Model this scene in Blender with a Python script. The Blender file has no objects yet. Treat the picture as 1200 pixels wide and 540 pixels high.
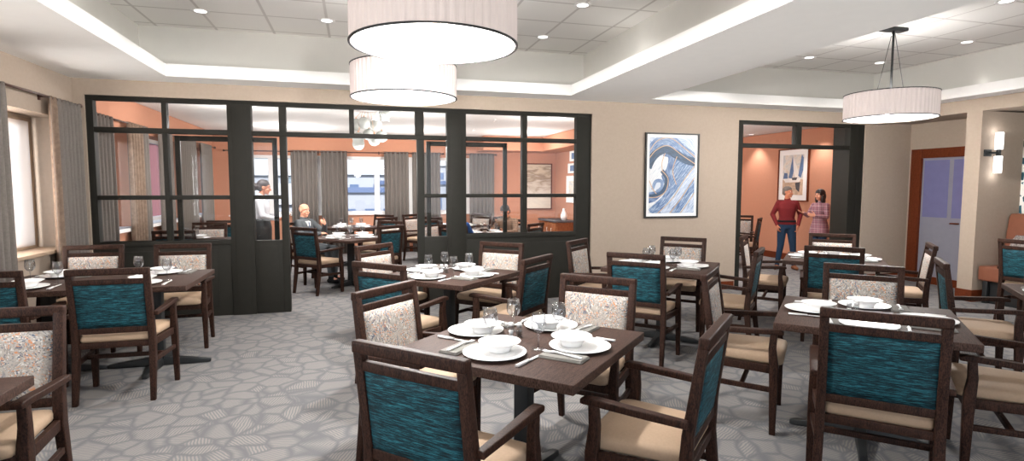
import bpy, bmesh, math, random
from mathutils import Vector, Matrix
random.seed(7)
C = bpy.context.scene.collection
PI = math.pi
S45 = math.radians(45)

# ------------------------------------------------------------------ helpers
def srgb(r, g, b):
    f = lambda c: (c/255/12.92) if c/255 <= .04045 else ((c/255+.055)/1.055)**2.4
    return (f(r), f(g), f(b), 1)

def new_mat(name):
    m = bpy.data.materials.new(name); m.use_nodes = True
    nt = m.node_tree; b = nt.nodes['Principled BSDF']
    return m, nt, b

def node(nt, typ, **kw):
    n = nt.nodes.new(typ)
    for k, v in kw.items():
        if k in ('inputs',):
            for a, q in v.items(): n.inputs[a].default_value = q
        else: setattr(n, k, v)
    return n

def ramp(nt, src, stops, interp='LINEAR'):
    r = node(nt, 'ShaderNodeValToRGB'); r.color_ramp.interpolation = interp
    e = r.color_ramp.elements
    while len(e) < len(stops): e.new(.5)
    for k, (p, c) in enumerate(stops):
        e[k].position = p; e[k].color = c
    if src is not None: nt.links.new(src, r.inputs[0])
    return r

def coords(nt, scale=(1, 1, 1), kind='Object', rot=(0, 0, 0), loc=(0, 0, 0)):
    t = node(nt, 'ShaderNodeTexCoord'); mp = node(nt, 'ShaderNodeMapping')
    mp.inputs['Scale'].default_value = scale; mp.inputs['Rotation'].default_value = rot
    mp.inputs['Location'].default_value = loc
    nt.links.new(t.outputs[kind], mp.inputs['Vector']); return mp.outputs['Vector']

def noise(nt, vec, scale, detail=3, dist=0, rough=.5):
    n = node(nt, 'ShaderNodeTexNoise'); n.inputs['Scale'].default_value = scale
    n.inputs['Detail'].default_value = detail; n.inputs['Distortion'].default_value = dist
    n.inputs['Roughness'].default_value = rough
    nt.links.new(vec, n.inputs['Vector']); return n

def plain(name, col, rough=.6, metal=0, spec=.5, var=.06, nscale=8, bump=0):
    """a solid colour with a faint procedural mottling"""
    m, nt, b = new_mat(name)
    v = coords(nt)
    n = noise(nt, v, nscale, 3)
    lo = tuple(max(0, c*(1-var)) for c in col[:3])+(1,); hi = tuple(min(1, c*(1+var)) for c in col[:3])+(1,)
    r = ramp(nt, n.outputs[0], [(.3, lo), (.7, hi)])
    nt.links.new(r.outputs[0], b.inputs['Base Color'])
    b.inputs['Roughness'].default_value = rough; b.inputs['Metallic'].default_value = metal
    b.inputs['Specular IOR Level'].default_value = spec
    if bump:
        bp = node(nt, 'ShaderNodeBump'); bp.inputs['Strength'].default_value = bump; bp.inputs['Distance'].default_value = .003
        n2 = noise(nt, v, 180, 2); nt.links.new(n2.outputs[0], bp.inputs['Height']); nt.links.new(bp.outputs[0], b.inputs['Normal'])
    return m

def emit(name, col, strength):
    m = bpy.data.materials.new(name); m.use_nodes = True; nt = m.node_tree
    nt.nodes.remove(nt.nodes['Principled BSDF'])
    e = node(nt, 'ShaderNodeEmission'); e.inputs[0].default_value = col; e.inputs[1].default_value = strength
    nt.links.new(e.outputs[0], nt.nodes['Material Output'].inputs[0]); return m

# ------------------------------------------------------------------ materials
M = {}
def wood_mat(name, c1, c2, rough=.55, sc3=(14, 14, 3)):
    m, nt, b = new_mat(name)
    v = coords(nt, sc3); n = noise(nt, v, 5, 6, 1.2, .65)
    v2 = coords(nt, (90, 90, 30)); n2 = noise(nt, v2, 3, 2)
    mx = node(nt, 'ShaderNodeMath', operation='MULTIPLY'); nt.links.new(n.outputs[0], mx.inputs[0]); nt.links.new(n2.outputs[0], mx.inputs[1])
    r = ramp(nt, mx.outputs[0], [(.14, c1), (.36, c2)])
    nt.links.new(r.outputs[0], b.inputs['Base Color']); b.inputs['Roughness'].default_value = rough
    b.inputs['Specular IOR Level'].default_value = .14
    return m
M['wood'] = wood_mat('dark_wood', srgb(22, 12, 9), srgb(62, 40, 31))
M['top'] = wood_mat('table_wood', srgb(36, 25, 21), srgb(78, 58, 50), .6, (3, 26, 12))
M['cabinet'] = wood_mat('cabinet_wood', srgb(110, 62, 38), srgb(160, 100, 66))
M['redwood'] = wood_mat('red_wood', srgb(84, 36, 17), srgb(108, 52, 28))

def teal_mat():
    m, nt, b = new_mat('teal_weave')
    v = coords(nt, (5, 5, 75)); n = noise(nt, v, 3.2, 6, .12, .78)
    r = ramp(nt, n.outputs[0], [(.40, srgb(2, 12, 16)), (.5, srgb(6, 46, 56)), (.64, srgb(40, 112, 124))])
    nt.links.new(r.outputs[0], b.inputs['Base Color']); b.inputs['Roughness'].default_value = .75
    b.inputs['Specular IOR Level'].default_value = .3
    bp = node(nt, 'ShaderNodeBump'); bp.inputs['Strength'].default_value = .4; bp.inputs['Distance'].default_value = .002
    nt.links.new(n.outputs[0], bp.inputs['Height']); nt.links.new(bp.outputs[0], b.inputs['Normal'])
    return m
M['teal'] = teal_mat()

def pattern_mat():
    m, nt, b = new_mat('speckled_print')
    v = coords(nt)
    # swirl of the print: coordinates bent by a slow noise
    nv = noise(nt, v, 5, 2)
    add = node(nt, 'ShaderNodeVectorMath', operation='MULTIPLY_ADD')
    nt.links.new(nv.outputs[1], add.inputs[0]); add.inputs[1].default_value = (.25, .25, .25); nt.links.new(v, add.inputs[2])
    vo = node(nt, 'ShaderNodeTexVoronoi'); vo.inputs['Scale'].default_value = 135; nt.links.new(add.outputs[0], vo.inputs['Vector'])
    sep = node(nt, 'ShaderNodeSeparateColor'); nt.links.new(vo.outputs['Color'], sep.inputs[0])
    cream = srgb(164, 157, 149)
    spk = ramp(nt, sep.outputs[0], [(0, cream), (.24, srgb(190, 128, 88)), (.37, srgb(140, 132, 124)), (.54, srgb(86, 92, 108)), (.68, srgb(196, 192, 186)), (.84, srgb(132, 126, 120))], 'CONSTANT')
    # spot mask
    lt = node(nt, 'ShaderNodeMath', operation='LESS_THAN'); nt.links.new(vo.outputs['Distance'], lt.inputs[0]); lt.inputs[1].default_value = .60
    big = noise(nt, v, 7, 2, 1.5)
    bm_ = ramp(nt, big.outputs[0], [(.36, (.35, .35, .35, 1)), (.46, (1, 1, 1, 1))])
    mm = node(nt, 'ShaderNodeMath', operation='MULTIPLY'); nt.links.new(lt.outputs[0], mm.inputs[0]); nt.links.new(bm_.outputs[0], mm.inputs[1])
    mix = node(nt, 'ShaderNodeMix', data_type='RGBA'); nt.links.new(mm.outputs[0], mix.inputs[0]); mix.inputs[6].default_value = cream; nt.links.new(spk.outputs[0], mix.inputs[7])
    # feather-like navy curls in places
    wv = node(nt, 'ShaderNodeTexWave'); wv.inputs['Scale'].default_value = 9; wv.inputs['Distortion'].default_value = 9; wv.inputs['Detail'].default_value = 3
    nt.links.new(v, wv.inputs['Vector'])
    wr = ramp(nt, wv.outputs[0], [(.90, (0, 0, 0, 1)), (.97, (1, 1, 1, 1))])
    nb = noise(nt, v, 6, 1); nr = ramp(nt, nb.outputs[0], [(.52, (0, 0, 0, 1)), (.60, (1, 1, 1, 1))])
    m3 = node(nt, 'ShaderNodeMath', operation='MULTIPLY'); nt.links.new(wr.outputs[0], m3.inputs[0]); nt.links.new(nr.outputs[0], m3.inputs[1])
    mix2 = node(nt, 'ShaderNodeMix', data_type='RGBA'); nt.links.new(m3.outputs[0], mix2.inputs[0]); nt.links.new(mix.outputs[2], mix2.inputs[6]); mix2.inputs[7].default_value = srgb(92, 98, 116)
    nt.links.new(mix2.outputs[2], b.inputs['Base Color']); b.inputs['Roughness'].default_value = .8
    return m
M['print'] = pattern_mat()
M['seat'] = plain('beige_upholstery', srgb(164, 140, 117), .7, var=.05, nscale=90, spec=.3)

def carpet_mat():
    m, nt, b = new_mat('carpet')
    v = coords(nt, (1, 1, 1))
    nv = noise(nt, v, 3.0, 2)
    add = node(nt, 'ShaderNodeVectorMath', operation='MULTIPLY_ADD'); nt.links.new(nv.outputs[1], add.inputs[0]); add.inputs[1].default_value = (.16, .16, 0); nt.links.new(v, add.inputs[2])
    vo = node(nt, 'ShaderNodeTexVoronoi', feature='DISTANCE_TO_EDGE'); vo.inputs['Scale'].default_value = 5.8; nt.links.new(add.outputs[0], vo.inputs['Vector'])
    vc = node(nt, 'ShaderNodeTexVoronoi', feature='F1'); vc.inputs['Scale'].default_value = 5.8; nt.links.new(add.outputs[0], vc.inputs['Vector'])
    edge = ramp(nt, vo.outputs['Distance'], [(.015, (0, 0, 0, 1)), (.14, (1, 1, 1, 1))])
    # hatch strokes inside the cells
    sp = node(nt, 'ShaderNodeSeparateColor'); nt.links.new(vc.outputs['Color'], sp.inputs[0])
    rot = node(nt, 'ShaderNodeVectorRotate', rotation_type='Z_AXIS'); nt.links.new(v, rot.inputs['Vector'])
    mu = node(nt, 'ShaderNodeMath', operation='MULTIPLY'); nt.links.new(sp.outputs[0], mu.inputs[0]); mu.inputs[1].default_value = 3.1; nt.links.new(mu.outputs[0], rot.inputs['Angle'])
    wv = node(nt, 'ShaderNodeTexWave'); wv.inputs['Scale'].default_value = 17; wv.inputs['Distortion'].default_value = 3; wv.inputs['Detail'].default_value = 1
    nt.links.new(rot.outputs[0], wv.inputs['Vector'])
    hr = ramp(nt, wv.outputs[0], [(.30, srgb(112, 112, 113)), (.70, srgb(136, 131, 127))])
    mix = node(nt, 'ShaderNodeMix', data_type='RGBA'); nt.links.new(edge.outputs[0], mix.inputs[0]); mix.inputs[6].default_value = srgb(104, 104, 106); nt.links.new(hr.outputs[0], mix.inputs[7])
    fine = noise(nt, v, 260, 2); fr = ramp(nt, fine.outputs[0], [(.3, (.86, .86, .86, 1)), (.7, (1.0, 1.0, 1.0, 1))])
    mul = node(nt, 'ShaderNodeMix', data_type='RGBA', blend_type='MULTIPLY'); mul.inputs[0].default_value = 1
    nt.links.new(mix.outputs[2], mul.inputs[6]); nt.links.new(fr.outputs[0], mul.inputs[7])
    nt.links.new(mul.outputs[2], b.inputs['Base Color']); b.inputs['Roughness'].default_value = .95; b.inputs['Specular IOR Level'].default_value = .1
    return m
M['carpet'] = carpet_mat()
M['beige'] = plain('beige_paint', srgb(163, 148, 134), .85, var=.03, nscale=30, bump=.15, spec=.2)
M['orange'] = plain('terracotta_paint', srgb(190, 136, 110), .85, var=.02, nscale=20, spec=.2)
M['white'] = plain('white_paint', srgb(240, 239, 236), .9, var=.01, spec=.2)
M['blackframe'] = plain('charcoal_joinery', srgb(36, 35, 31), .6, var=.06, nscale=12, spec=.15)
M['black'] = plain('black_metal', srgb(30, 32, 33), .45, var=.08, spec=.4)
M['porcelain'] = plain('porcelain', srgb(244, 244, 243), .25, var=.005, spec=.5)
M['steel'] = plain('cutlery_steel', srgb(222, 222, 222), .3, metal=.55, var=.02)
M['napkin'] = plain('grey_napkin', srgb(116, 113, 108), .9, var=.08, nscale=60)
M['curtain'] = plain('grey_curtain', srgb(112, 106, 101), .9, var=.08, nscale=60, spec=.1)
M['lining'] = plain('brown_curtain_edge', srgb(124, 106, 92), .9, var=.2, nscale=25, spec=.1)
M['rod'] = plain('dark_rod', srgb(66, 40, 32), .4, var=.05)
M['booth'] = plain('salmon_leather', srgb(122, 74, 54), .5, var=.05, nscale=14, spec=.4)
M['whiteframe'] = plain('white_window_frame', srgb(236, 234, 232), .5, var=.01)

def tile_mat():
    m, nt, b = new_mat('ceiling_tiles')
    t = node(nt, 'ShaderNodeTexCoord'); s = node(nt, 'ShaderNodeSeparateXYZ'); nt.links.new(t.outputs['Object'], s.inputs[0])
    outs = []
    for k in (0, 1):
        a = node(nt, 'ShaderNodeMath', operation='DIVIDE'); nt.links.new(s.outputs[k], a.inputs[0]); a.inputs[1].default_value = .61
        f = node(nt, 'ShaderNodeMath', operation='FRACT'); nt.links.new(a.outputs[0], f.inputs[0])
        g = node(nt, 'ShaderNodeMath', operation='SUBTRACT'); nt.links.new(f.outputs[0], g.inputs[0]); g.inputs[1].default_value = .5
        h = node(nt, 'ShaderNodeMath', operation='ABSOLUTE'); nt.links.new(g.outputs[0], h.inputs[0]); outs.append(h)
    mx = node(nt, 'ShaderNodeMath', operation='MAXIMUM'); nt.links.new(outs[0].outputs[0], mx.inputs[0]); nt.links.new(outs[1].outputs[0], mx.inputs[1])
    r = ramp(nt, mx.outputs[0], [(.472, srgb(238, 236, 232)), (.482, srgb(206, 202, 198))])
    nt.links.new(r.outputs[0], b.inputs['Base Color']); b.inputs['Roughness'].default_value = .95; b.inputs['Specular IOR Level'].default_value = .1
    bp = node(nt, 'ShaderNodeBump'); bp.inputs['Strength'].default_value = .3; bp.inputs['Distance'].default_value = .01; bp.invert = True
    nt.links.new(mx.outputs[0], bp.inputs['Height'])
    return m
M['tiles'] = tile_mat()

def glass_mat(name, gloss=.06, tint=(1, 1, 1, 1), rough=.02):
    m = bpy.data.materials.new(name); m.use_nodes = True; nt = m.node_tree
    nt.nodes.remove(nt.nodes['Principled BSDF'])
    tr = node(nt, 'ShaderNodeBsdfTransparent'); tr.inputs[0].default_value = tint
    gl = node(nt, 'ShaderNodeBsdfGlossy'); gl.inputs['Roughness'].default_value = rough
    lw = node(nt, 'ShaderNodeLayerWeight'); lw.inputs[0].default_value = .25
    mm = node(nt, 'ShaderNodeMath', operation='MULTIPLY_ADD'); nt.links.new(lw.outputs['Facing'], mm.inputs[0]); mm.inputs[1].default_value = gloss*4; mm.inputs[2].default_value = gloss*.5
    mx = node(nt, 'ShaderNodeMixShader'); nt.links.new(mm.outputs[0], mx.inputs[0]); nt.links.new(tr.outputs[0], mx.inputs[1]); nt.links.new(gl.outputs[0], mx.inputs[2])
    nt.links.new(mx.outputs[0], nt.nodes['Material Output'].inputs[0]); return m
M['glass'] = glass_mat('pane_glass', .03, (.97, .97, .97, 1))
M['wineglass'] = glass_mat('drinking_glass', .14, (.90, .91, .92, 1), .05)
M['shade'] = None
def shade_mat():
    m, nt, b = new_mat('pleated_shade')
    b.inputs['Base Color'].default_value = srgb(196, 184, 180); b.inputs['Roughness'].default_value = .9
    b.inputs['Emission Color'].default_value = srgb(240, 226, 220); b.inputs['Emission Strength'].default_value = .16
    return m
M['shade'] = shade_mat()
M['diffuser'] = emit('lamp_diffuser', (1, .985, .97, 1), 2.2)
M['downlight'] = emit('downlight_lens', (1, .97, .93, 1), 3.0)
M['tube'] = emit('sconce_tube', (1, .98, .97, 1), 2.5)

def skin_m(name, c): return plain(name, c, .55, var=.05, nscale=20, spec=.3)
M['skin_pale'] = skin_m('pale_skin', srgb(222, 160, 132))
M['skin_tan'] = skin_m('tan_skin', srgb(188, 122, 92))
M['hair_dark'] = plain('dark_hair', srgb(42, 32, 32), .6, var=.3, nscale=60)
M['hair_grey'] = plain('grey_hair', srgb(96, 86, 80), .7, var=.3, nscale=60)

# ------------------------------------------------------------------ mesh tools
def bx(bm, x0, x1, y0, y1, z0, z1, mi=0):
    vs = [bm.verts.new((x, y, z)) for x in (x0, x1) for y in (y0, y1) for z in (z0, z1)]
    for q in ((0, 1, 3, 2), (4, 6, 7, 5), (0, 4, 5, 1), (2, 3, 7, 6), (0, 2, 6, 4), (1, 5, 7, 3)):
        f = bm.faces.new([vs[k] for k in q]); f.material_index = mi
    return vs

def loft(bm, rings, closed=True, cap=True, mi=0, smooth=True):
    R = [[bm.verts.new(p) for p in r] for r in rings]; n = len(R[0])
    for a, b in zip(R, R[1:]):
        for k in range(n if closed else n-1):
            f = bm.faces.new((a[k], a[(k+1) % n], b[(k+1) % n], b[k])); f.smooth = smooth; f.material_index = mi
    if cap:
        f = bm.faces.new(R[0][::-1]); f.material_index = mi
        f = bm.faces.new(R[-1]); f.material_index = mi
    return R

def ring(c, r, n=16, ax=Vector((0, 0, 1)), ry=None, ref=None):
    ax = Vector(ax).normalized()
    u = (Vector(ref) if ref is not None else (Vector((1, 0, 0)) if abs(ax.x) < .9 else Vector((0, 1, 0))))
    u = (u - ax*u.dot(ax)).normalized(); v = ax.cross(u)
    ry = r if ry is None else ry
    return [Vector(c)+u*r*math.cos(2*PI*k/n)+v*ry*math.sin(2*PI*k/n) for k in range(n)]

def lathe(bm, prof, c=(0, 0, 0), n=24, mi=0, cap=True):
    return loft(bm, [[Vector((c[0]+r*math.cos(2*PI*k/n), c[1]+r*math.sin(2*PI*k/n), c[2]+z)) for k in range(n)] for r, z in prof], cap=cap, mi=mi)

def beam(bm, a, b, w0, d0, w1=None, d1=None, side=(1, 0, 0), mi=0):
    """tapered rectangular bar from a to b; w along side, d across"""
    a = Vector(a); b = Vector(b); w1 = w0 if w1 is None else w1; d1 = d0 if d1 is None else d1
    ax = (b-a).normalized(); s = Vector(side); s = (s-ax*s.dot(ax)).normalized(); t = ax.cross(s)
    q = lambda c, w, d: [c+s*w/2*i+t*d/2*j for i, j in ((-1, -1), (1, -1), (1, 1), (-1, 1))]
    return loft(bm, [q(a, w0, d0), q(b, w1, d1)], smooth=False, mi=mi)

def polybar(bm, pts, sizes, side=(1, 0, 0)):
    """bar of several stations: rectangle sections kept level (w along side, d along y)"""
    rings = []
    for p, (w, d) in zip(pts, sizes):
        p = Vector(p); rings.append([p+Vector((i*w/2, j*d/2, 0)) for i, j in ((-1, -1), (1, -1), (1, 1), (-1, 1))])
    return loft(bm, rings, smooth=False)

def tube(bm, pts, rad, n=10, cap=True, mi=0):
    pts = [Vector(p) for p in pts]; rads = rad if isinstance(rad, (list, tuple)) else [rad]*len(pts)
    rings = []
    for k, p in enumerate(pts):
        d = (pts[min(k+1, len(pts)-1)]-pts[max(k-1, 0)])
        rings.append(ring(p, rads[k], n, d, ref=(0.3, .9, .1) if abs(d.normalized().z) > .8 else (0, 0, 1)))
    return loft(bm, rings, cap=cap, mi=mi)

def ball(bm, c, r, n=12, rz=None, ry=None, m=8):
    rz = r if rz is None else rz; ry = r if ry is None else ry
    rings = []
    for i in range(1, m):
        a = PI*i/m
        rings.append([Vector((c[0]+r*math.sin(a)*math.cos(2*PI*k/n), c[1]+ry*math.sin(a)*math.sin(2*PI*k/n), c[2]-rz*math.cos(a))) for k in range(n)])
    loft(bm, rings)

def capsule(bm, a, b, ra, rb, n=12):
    a = Vector(a); b = Vector(b); d = (b-a)
    if d.length < 1e-6: return ball(bm, a, ra)
    u = d.normalized(); rings = []
    for t in (-80, -50, -20): rings.append(ring(a+u*ra*math.sin(math.radians(t)), ra*math.cos(math.radians(t)), n, u))
    rings.append(ring(a, ra, n, u)); rings.append(ring(b, rb, n, u))
    for t in (20, 50, 80): rings.append(ring(b+u*rb*math.sin(math.radians(t)), rb*math.cos(math.radians(t)), n, u))
    loft(bm, rings)

def obj(name, bm, mats, parent=None, bevel=0, loc=(0, 0, 0), rot=0, smooth=False, seg=2):
    bmesh.ops.recalc_face_normals(bm, faces=bm.faces)
    if bevel:
        es = [e for e in bm.edges if len(e.link_faces) == 2 and e.calc_face_angle(0) > .6]
        bmesh.ops.bevel(bm, geom=es, offset=bevel, segments=seg, affect='EDGES', profile=.6)
        for f in bm.faces: f.smooth = True
        smooth = False
    me = bpy.data.meshes.new(name); bm.to_mesh(me); bm.free()
    if smooth:
        for p in me.polygons: p.use_smooth = True
    if not isinstance(mats, (list, tuple)): mats = [mats]
    for m in mats: me.materials.append(m)
    o = bpy.data.objects.new(name, me); C.objects.link(o)
    o.location = loc; o.rotation_euler = (0, 0, rot)
    if parent is not None: o.parent = parent
    return o

def empty(name, loc=(0, 0, 0), rot=0):
    o = bpy.data.objects.new(name, None); C.objects.link(o); o.location = loc; o.rotation_euler = (0, 0, rot)
    o.empty_display_size = .1; return o

def tag(o, label, cat, group=None, kind=None):
    o['label'] = label; o['category'] = cat
    if group: o['group'] = group
    if kind: o['kind'] = kind
    return o

def struct(o, label=None, cat=None):
    o['kind'] = 'structure'
    if label: o['label'] = label
    if cat: o['category'] = cat
    return o

def copy_tree(o, parent=None):
    c = o.copy(); C.objects.link(c)
    if parent is not None: c.parent = parent
    for ch in [x for x in KIDS.get(o.name, [])]: copy_tree(ch, c)
    return c
KIDS = {}
def index_kids():
    KIDS.clear()
    for o in C.objects:
        if o.parent: KIDS.setdefault(o.parent.name, []).append(o)

used = set()
def place(proto, loc, rot, label, cat, group=None):
    """first use moves the prototype itself, later uses copy it with its parts"""
    if proto.name not in used:
        used.add(proto.name); o = proto
    else:
        o = copy_tree(proto)
    o.location = loc; o.rotation_euler = (0, 0, rot)
    tag(o, label, cat, group); return o

# ------------------------------------------------------------------ camera (calibrated on the room's vanishing lines)
cam = bpy.data.cameras.new('camera'); co = bpy.data.objects.new('camera', cam); C.objects.link(co)
cam.sensor_width = 36; cam.sensor_fit = 'HORIZONTAL'; cam.lens = 662.8*36/1200; cam.clip_start = .05; cam.clip_end = 500
yw, pt, rl = .269577, .0759487, .0012
fwd = Vector((math.sin(yw)*math.cos(pt), math.cos(yw)*math.cos(pt), -math.sin(pt)))
rt = Vector((math.cos(yw), -math.sin(yw), 0)); up = rt.cross(fwd)
rt2 = rt*math.cos(rl)+up*math.sin(rl); up2 = -rt*math.sin(rl)+up*math.cos(rl)
R = Matrix((rt2, up2, -fwd)).transposed()
co.matrix_world = Matrix.Translation((0, 0, 1.55)) @ R.to_4x4()
bpy.context.scene.camera = co

# ================================================================== ROOM
CH = 2.75           # soffit height
YW = 7.41           # far wall of the dining room
XL = -3.0
XR = 8.08
XB = 8.95           # far right wall (alcove and back room)
YB = 13.8

def box_obj(name, dims, m, parent=None, bevel=0):
    bm = bmesh.new(); bx(bm, *dims); return obj(name, bm, m, parent, bevel)
def boxes(name, lst, m, parent=None, bevel=0):
    bm = bmesh.new()
    for d in lst: bx(bm, *d)
    return obj(name, bm, m, parent, bevel)

struct(box_obj('floor', (-3.4, 9.3, -3.0, 14.1, -.1, 0), M['carpet']), 'grey carpet with a dark crackle pattern', 'floor')
# left wall of the dining room, with a deep window reveal, plus an added opening nearer the camera for light
wz0, wz1 = .88, 2.28
struct(boxes('wall_left', [(-3.36, XL, -3, .6, 0, CH), (-3.36, XL, 2.9, 4.5, 0, CH), (-3.36, XL, 7.15, 7.5, 0, CH),
    (-3.36, XL, .6, 2.9, 0, wz0), (-3.36, XL, .6, 2.9, wz1, CH), (-3.36, XL, 4.5, 7.15, 0, wz0), (-3.36, XL, 4.5, 7.15, wz1, CH)], M['beige']), 'beige left wall with a deep window reveal', 'wall')
# far wall: beige face
struct(boxes('wall_front', [(XL, -2.89, YW, YW+.1, 0, CH), (-2.89, 3.21, YW, YW+.1, 2.575, CH), (3.21, 5.6, YW, YW+.1, 0, CH),
    (5.6, 8.0, YW, YW+.1, 2.57, CH), (8.0, 9.1, YW, YW+.1, 0, CH)], M['beige']), 'beige far wall around the glazed partition', 'wall')
struct(boxes('wall_front_inner', [(XL, -2.89, YW+.1, YW+.2, 0, CH), (-2.89, 3.21, YW+.1, YW+.2, 2.575, CH), (3.21, 5.6, YW+.1, YW+.2, 0, CH),
    (5.6, 8.0, YW+.1, YW+.2, 2.57, CH), (8.0, 8.95, YW+.1, YW+.2, 0, CH)], M['orange']), 'terracotta inner face of the partition wall', 'wall')
# right side
struct(boxes('wall_right', [(XR, XR+.2, -3, 2.4, 0, CH), (XR, XR+.2, 2.4, YW, 2.577, CH), (XR, 8.95, 5.69, 5.89, 0, 2.577), (XR, 9.1, 2.2, 2.4, 0, 2.577)], M['beige']), 'beige pillar and header of the right side openings', 'wall')
struct(boxes('wall_alcove', [(8.95, 9.1, 5.69, 6.2, 0, 2.62), (8.95, 9.1, 7.345, YW, 0, 2.62), (8.95, 9.1, 6.2, 7.345, 2.18, 2.62)], M['beige']), 'beige alcove wall around the side door', 'wall')
struct(boxes('trim_1', [(XR+.2, 9.1, 2.2, YW, 2.6, 2.66)], M['beige']), 'low alcove ceiling', 'trim')
# patterned wall of the booth niche
def wallpaper():
    m, nt, b = new_mat('teal_wallpaper')
    v = coords(nt, (1, 1, 1)); vo = node(nt, 'ShaderNodeTexVoronoi', feature='DISTANCE_TO_EDGE'); vo.inputs['Scale'].default_value = 9; vo.inputs['Randomness'].default_value = .6
    nt.links.new(v, vo.inputs['Vector'])
    r = ramp(nt, vo.outputs[0], [(.0, srgb(226, 222, 214)), (.09, srgb(226, 222, 214)), (.11, srgb(30, 84, 98)), (.3, srgb(24, 52, 62))])
    nt.links.new(r.outputs[0], b.inputs['Base Color']); b.inputs['Roughness'].default_value = .8; return m
M['wallpaper'] = wallpaper()
struct(boxes('wall_niche', [(8.87, 8.95, 2.4, 5.69, 0, 2.6)], M['wallpaper']), 'teal and white patterned wall of the booth niche', 'wall')
# inner rooms
rw = [(8.2, 9.05), (9.55, 11.3), (12.3, 13.4)]
lst = []; y = 7.6
for a, b in rw:
    lst.append((-3.3, XL, y, a, 0, CH)); lst += [(-3.3, XL, a, b, 0, .98), (-3.3, XL, a, b, 2.33, CH)]; y = b
lst.append((-3.3, XL, y, 14.1, 0, CH))
struct(boxes('wall_left_inner', lst, M['orange']), 'terracotta side wall of the inner room', 'wall')
struct(boxes('wall_back', [(XL, -2.7, YB, YB+.25, 0, CH), (-2.7, 2.75, YB, YB+.25, 0, .92), (-2.7, 2.75, YB, YB+.25, 2.27, CH), (2.75, 9.1, YB, YB+.25, 0, CH)], M['orange']), 'terracotta back wall with the window band', 'wall')
struct(boxes('wall_divider', [(4.97, 5.1, YW+.2, YB, 0, CH)], M['orange']), 'terracotta wall between the two inner rooms', 'wall')
struct(boxes('wall_right_inner', [(XB, 9.1, YW, YB, 0, CH)], M['orange']), 'terracotta wall behind the standing couple', 'wall')
struct(boxes('trim_2', [(4.35, 4.97, 10.4, YB, 2.42, CH), (2.9, 4.35, 13.0, YB, 2.42, CH)], M['orange']), 'terracotta bulkhead of the inner room', 'trim')
struct(boxes('ceiling_inner', [(-3.3, 9.1, YW+.2, 14.1, 2.76, 2.9)], M['white']), 'white ceiling of the inner rooms', 'ceiling')

M['traypaint'] = plain('warm_grey_paint', srgb(208, 206, 200), .9, var=.01, spec=.2)
# main ceiling: soffit slab with two tray openings, lips, cove walls
A1 = (-1.99, 2.77, -2.3, 7.05); A2 = (3.87, 7.80, -2.3, 7.05)
C1 = (-2.27, 3.0, -2.5, 7.24); C2 = (3.62, 7.93, -2.5, 7.24)
ZT = 3.33
sl = []
y0, y1 = -3, YW
for (a, b) in ((XL-.36, A1[0]), (A1[1], A2[0]), (A2[1], XR+.2)): sl.append((a, b, y0, y1, CH, CH+.1))
for A in (A1, A2): sl += [(A[0], A[1], y0, A[2], CH, CH+.1), (A[0], A[1], A[3], y1, CH, CH+.1)]
struct(boxes('ceiling', sl, M['white']), 'white lowered ceiling border around the trays', 'ceiling')
def rect_ring(bm, A, t, z0, z1):
    x0, x1, a, b = A
    bx(bm, x0-t, x0, a-t, b+t, z0, z1); bx(bm, x1, x1+t, a-t, b+t, z0, z1); bx(bm, x0, x1, a-t, a, z0, z1); bx(bm, x0, x1, b, b+t, z0, z1)
for k, A in enumerate((A1, A2)):
    bm = bmesh.new(); rect_ring(bm, (A[0]+.03, A[1]-.03, A[2]+.03, A[3]-.03), .03, CH, CH+.135); struct(obj('trim_%d' % (3+k), bm, M['white']), 'white cove lip of the ceiling tray', 'trim')
for k, A in enumerate((C1, C2)):
    bm = bmesh.new(); rect_ring(bm, A, .04, CH+.1, ZT+.06); struct(obj('ceiling_tray_side', bm, M['traypaint']), 'white upright side of the ceiling tray', 'ceiling')
bm = bmesh.new(); bx(bm, C1[0]+1.785+.305-.0, C1[1]+1.785+.305, C1[2]-.11+.305, C1[3]-.11+.305, 0, .05)
tc = obj('ceiling_tiles', bm, M['tiles'], loc=(-1.785-.305+0, .11-.305, ZT))
struct(tc, 'square acoustic ceiling tiles of the left tray', 'ceiling')
bm = bmesh.new(); bx(bm, C2[0]-5.12+.305, C2[1]-5.12+.305, C2[2]-.11+.305, C2[3]-.11+.305, 0, .05)
tc = obj('ceiling_tiles', bm, M['tiles'], loc=(5.12-.305, .11-.305, ZT))
struct(tc, 'square acoustic ceiling tiles of the right tray', 'ceiling')

# baseboards
struct(boxes('baseboard_front', [(3.25, 5.58, YW-.015, YW, 0, .12), (8.02, 8.95, YW-.015, YW, 0, .12)], M['redwood']))
struct(boxes('baseboard_right', [(XR-.015, XR, 5.68, 5.9, 0, .16), (XR-.015, 8.87, 5.675, 5.69, 0, .16), (XR, 8.95, 5.89, 5.905, 0, .16), (8.935, 8.95, 5.9, 6.2, 0, .12)], M['redwood']))
struct(boxes('baseboard_back', [(XL, 8.95, YB-.02, YB, 0, .14), (XB-.02, XB, YW+.2, YB, 0, .14), (4.955, 4.97, YW+.2, YB, 0, .14), (5.1, 5.115, YW+.2, YB, 0, .14)], M['redwood']))
struct(boxes('baseboard_left', [(XL, XL+.015, 2.5, YW, 0, .12), (XL, XL+.015, 7.62, YB, 0, .14)], M['redwood']))

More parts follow.
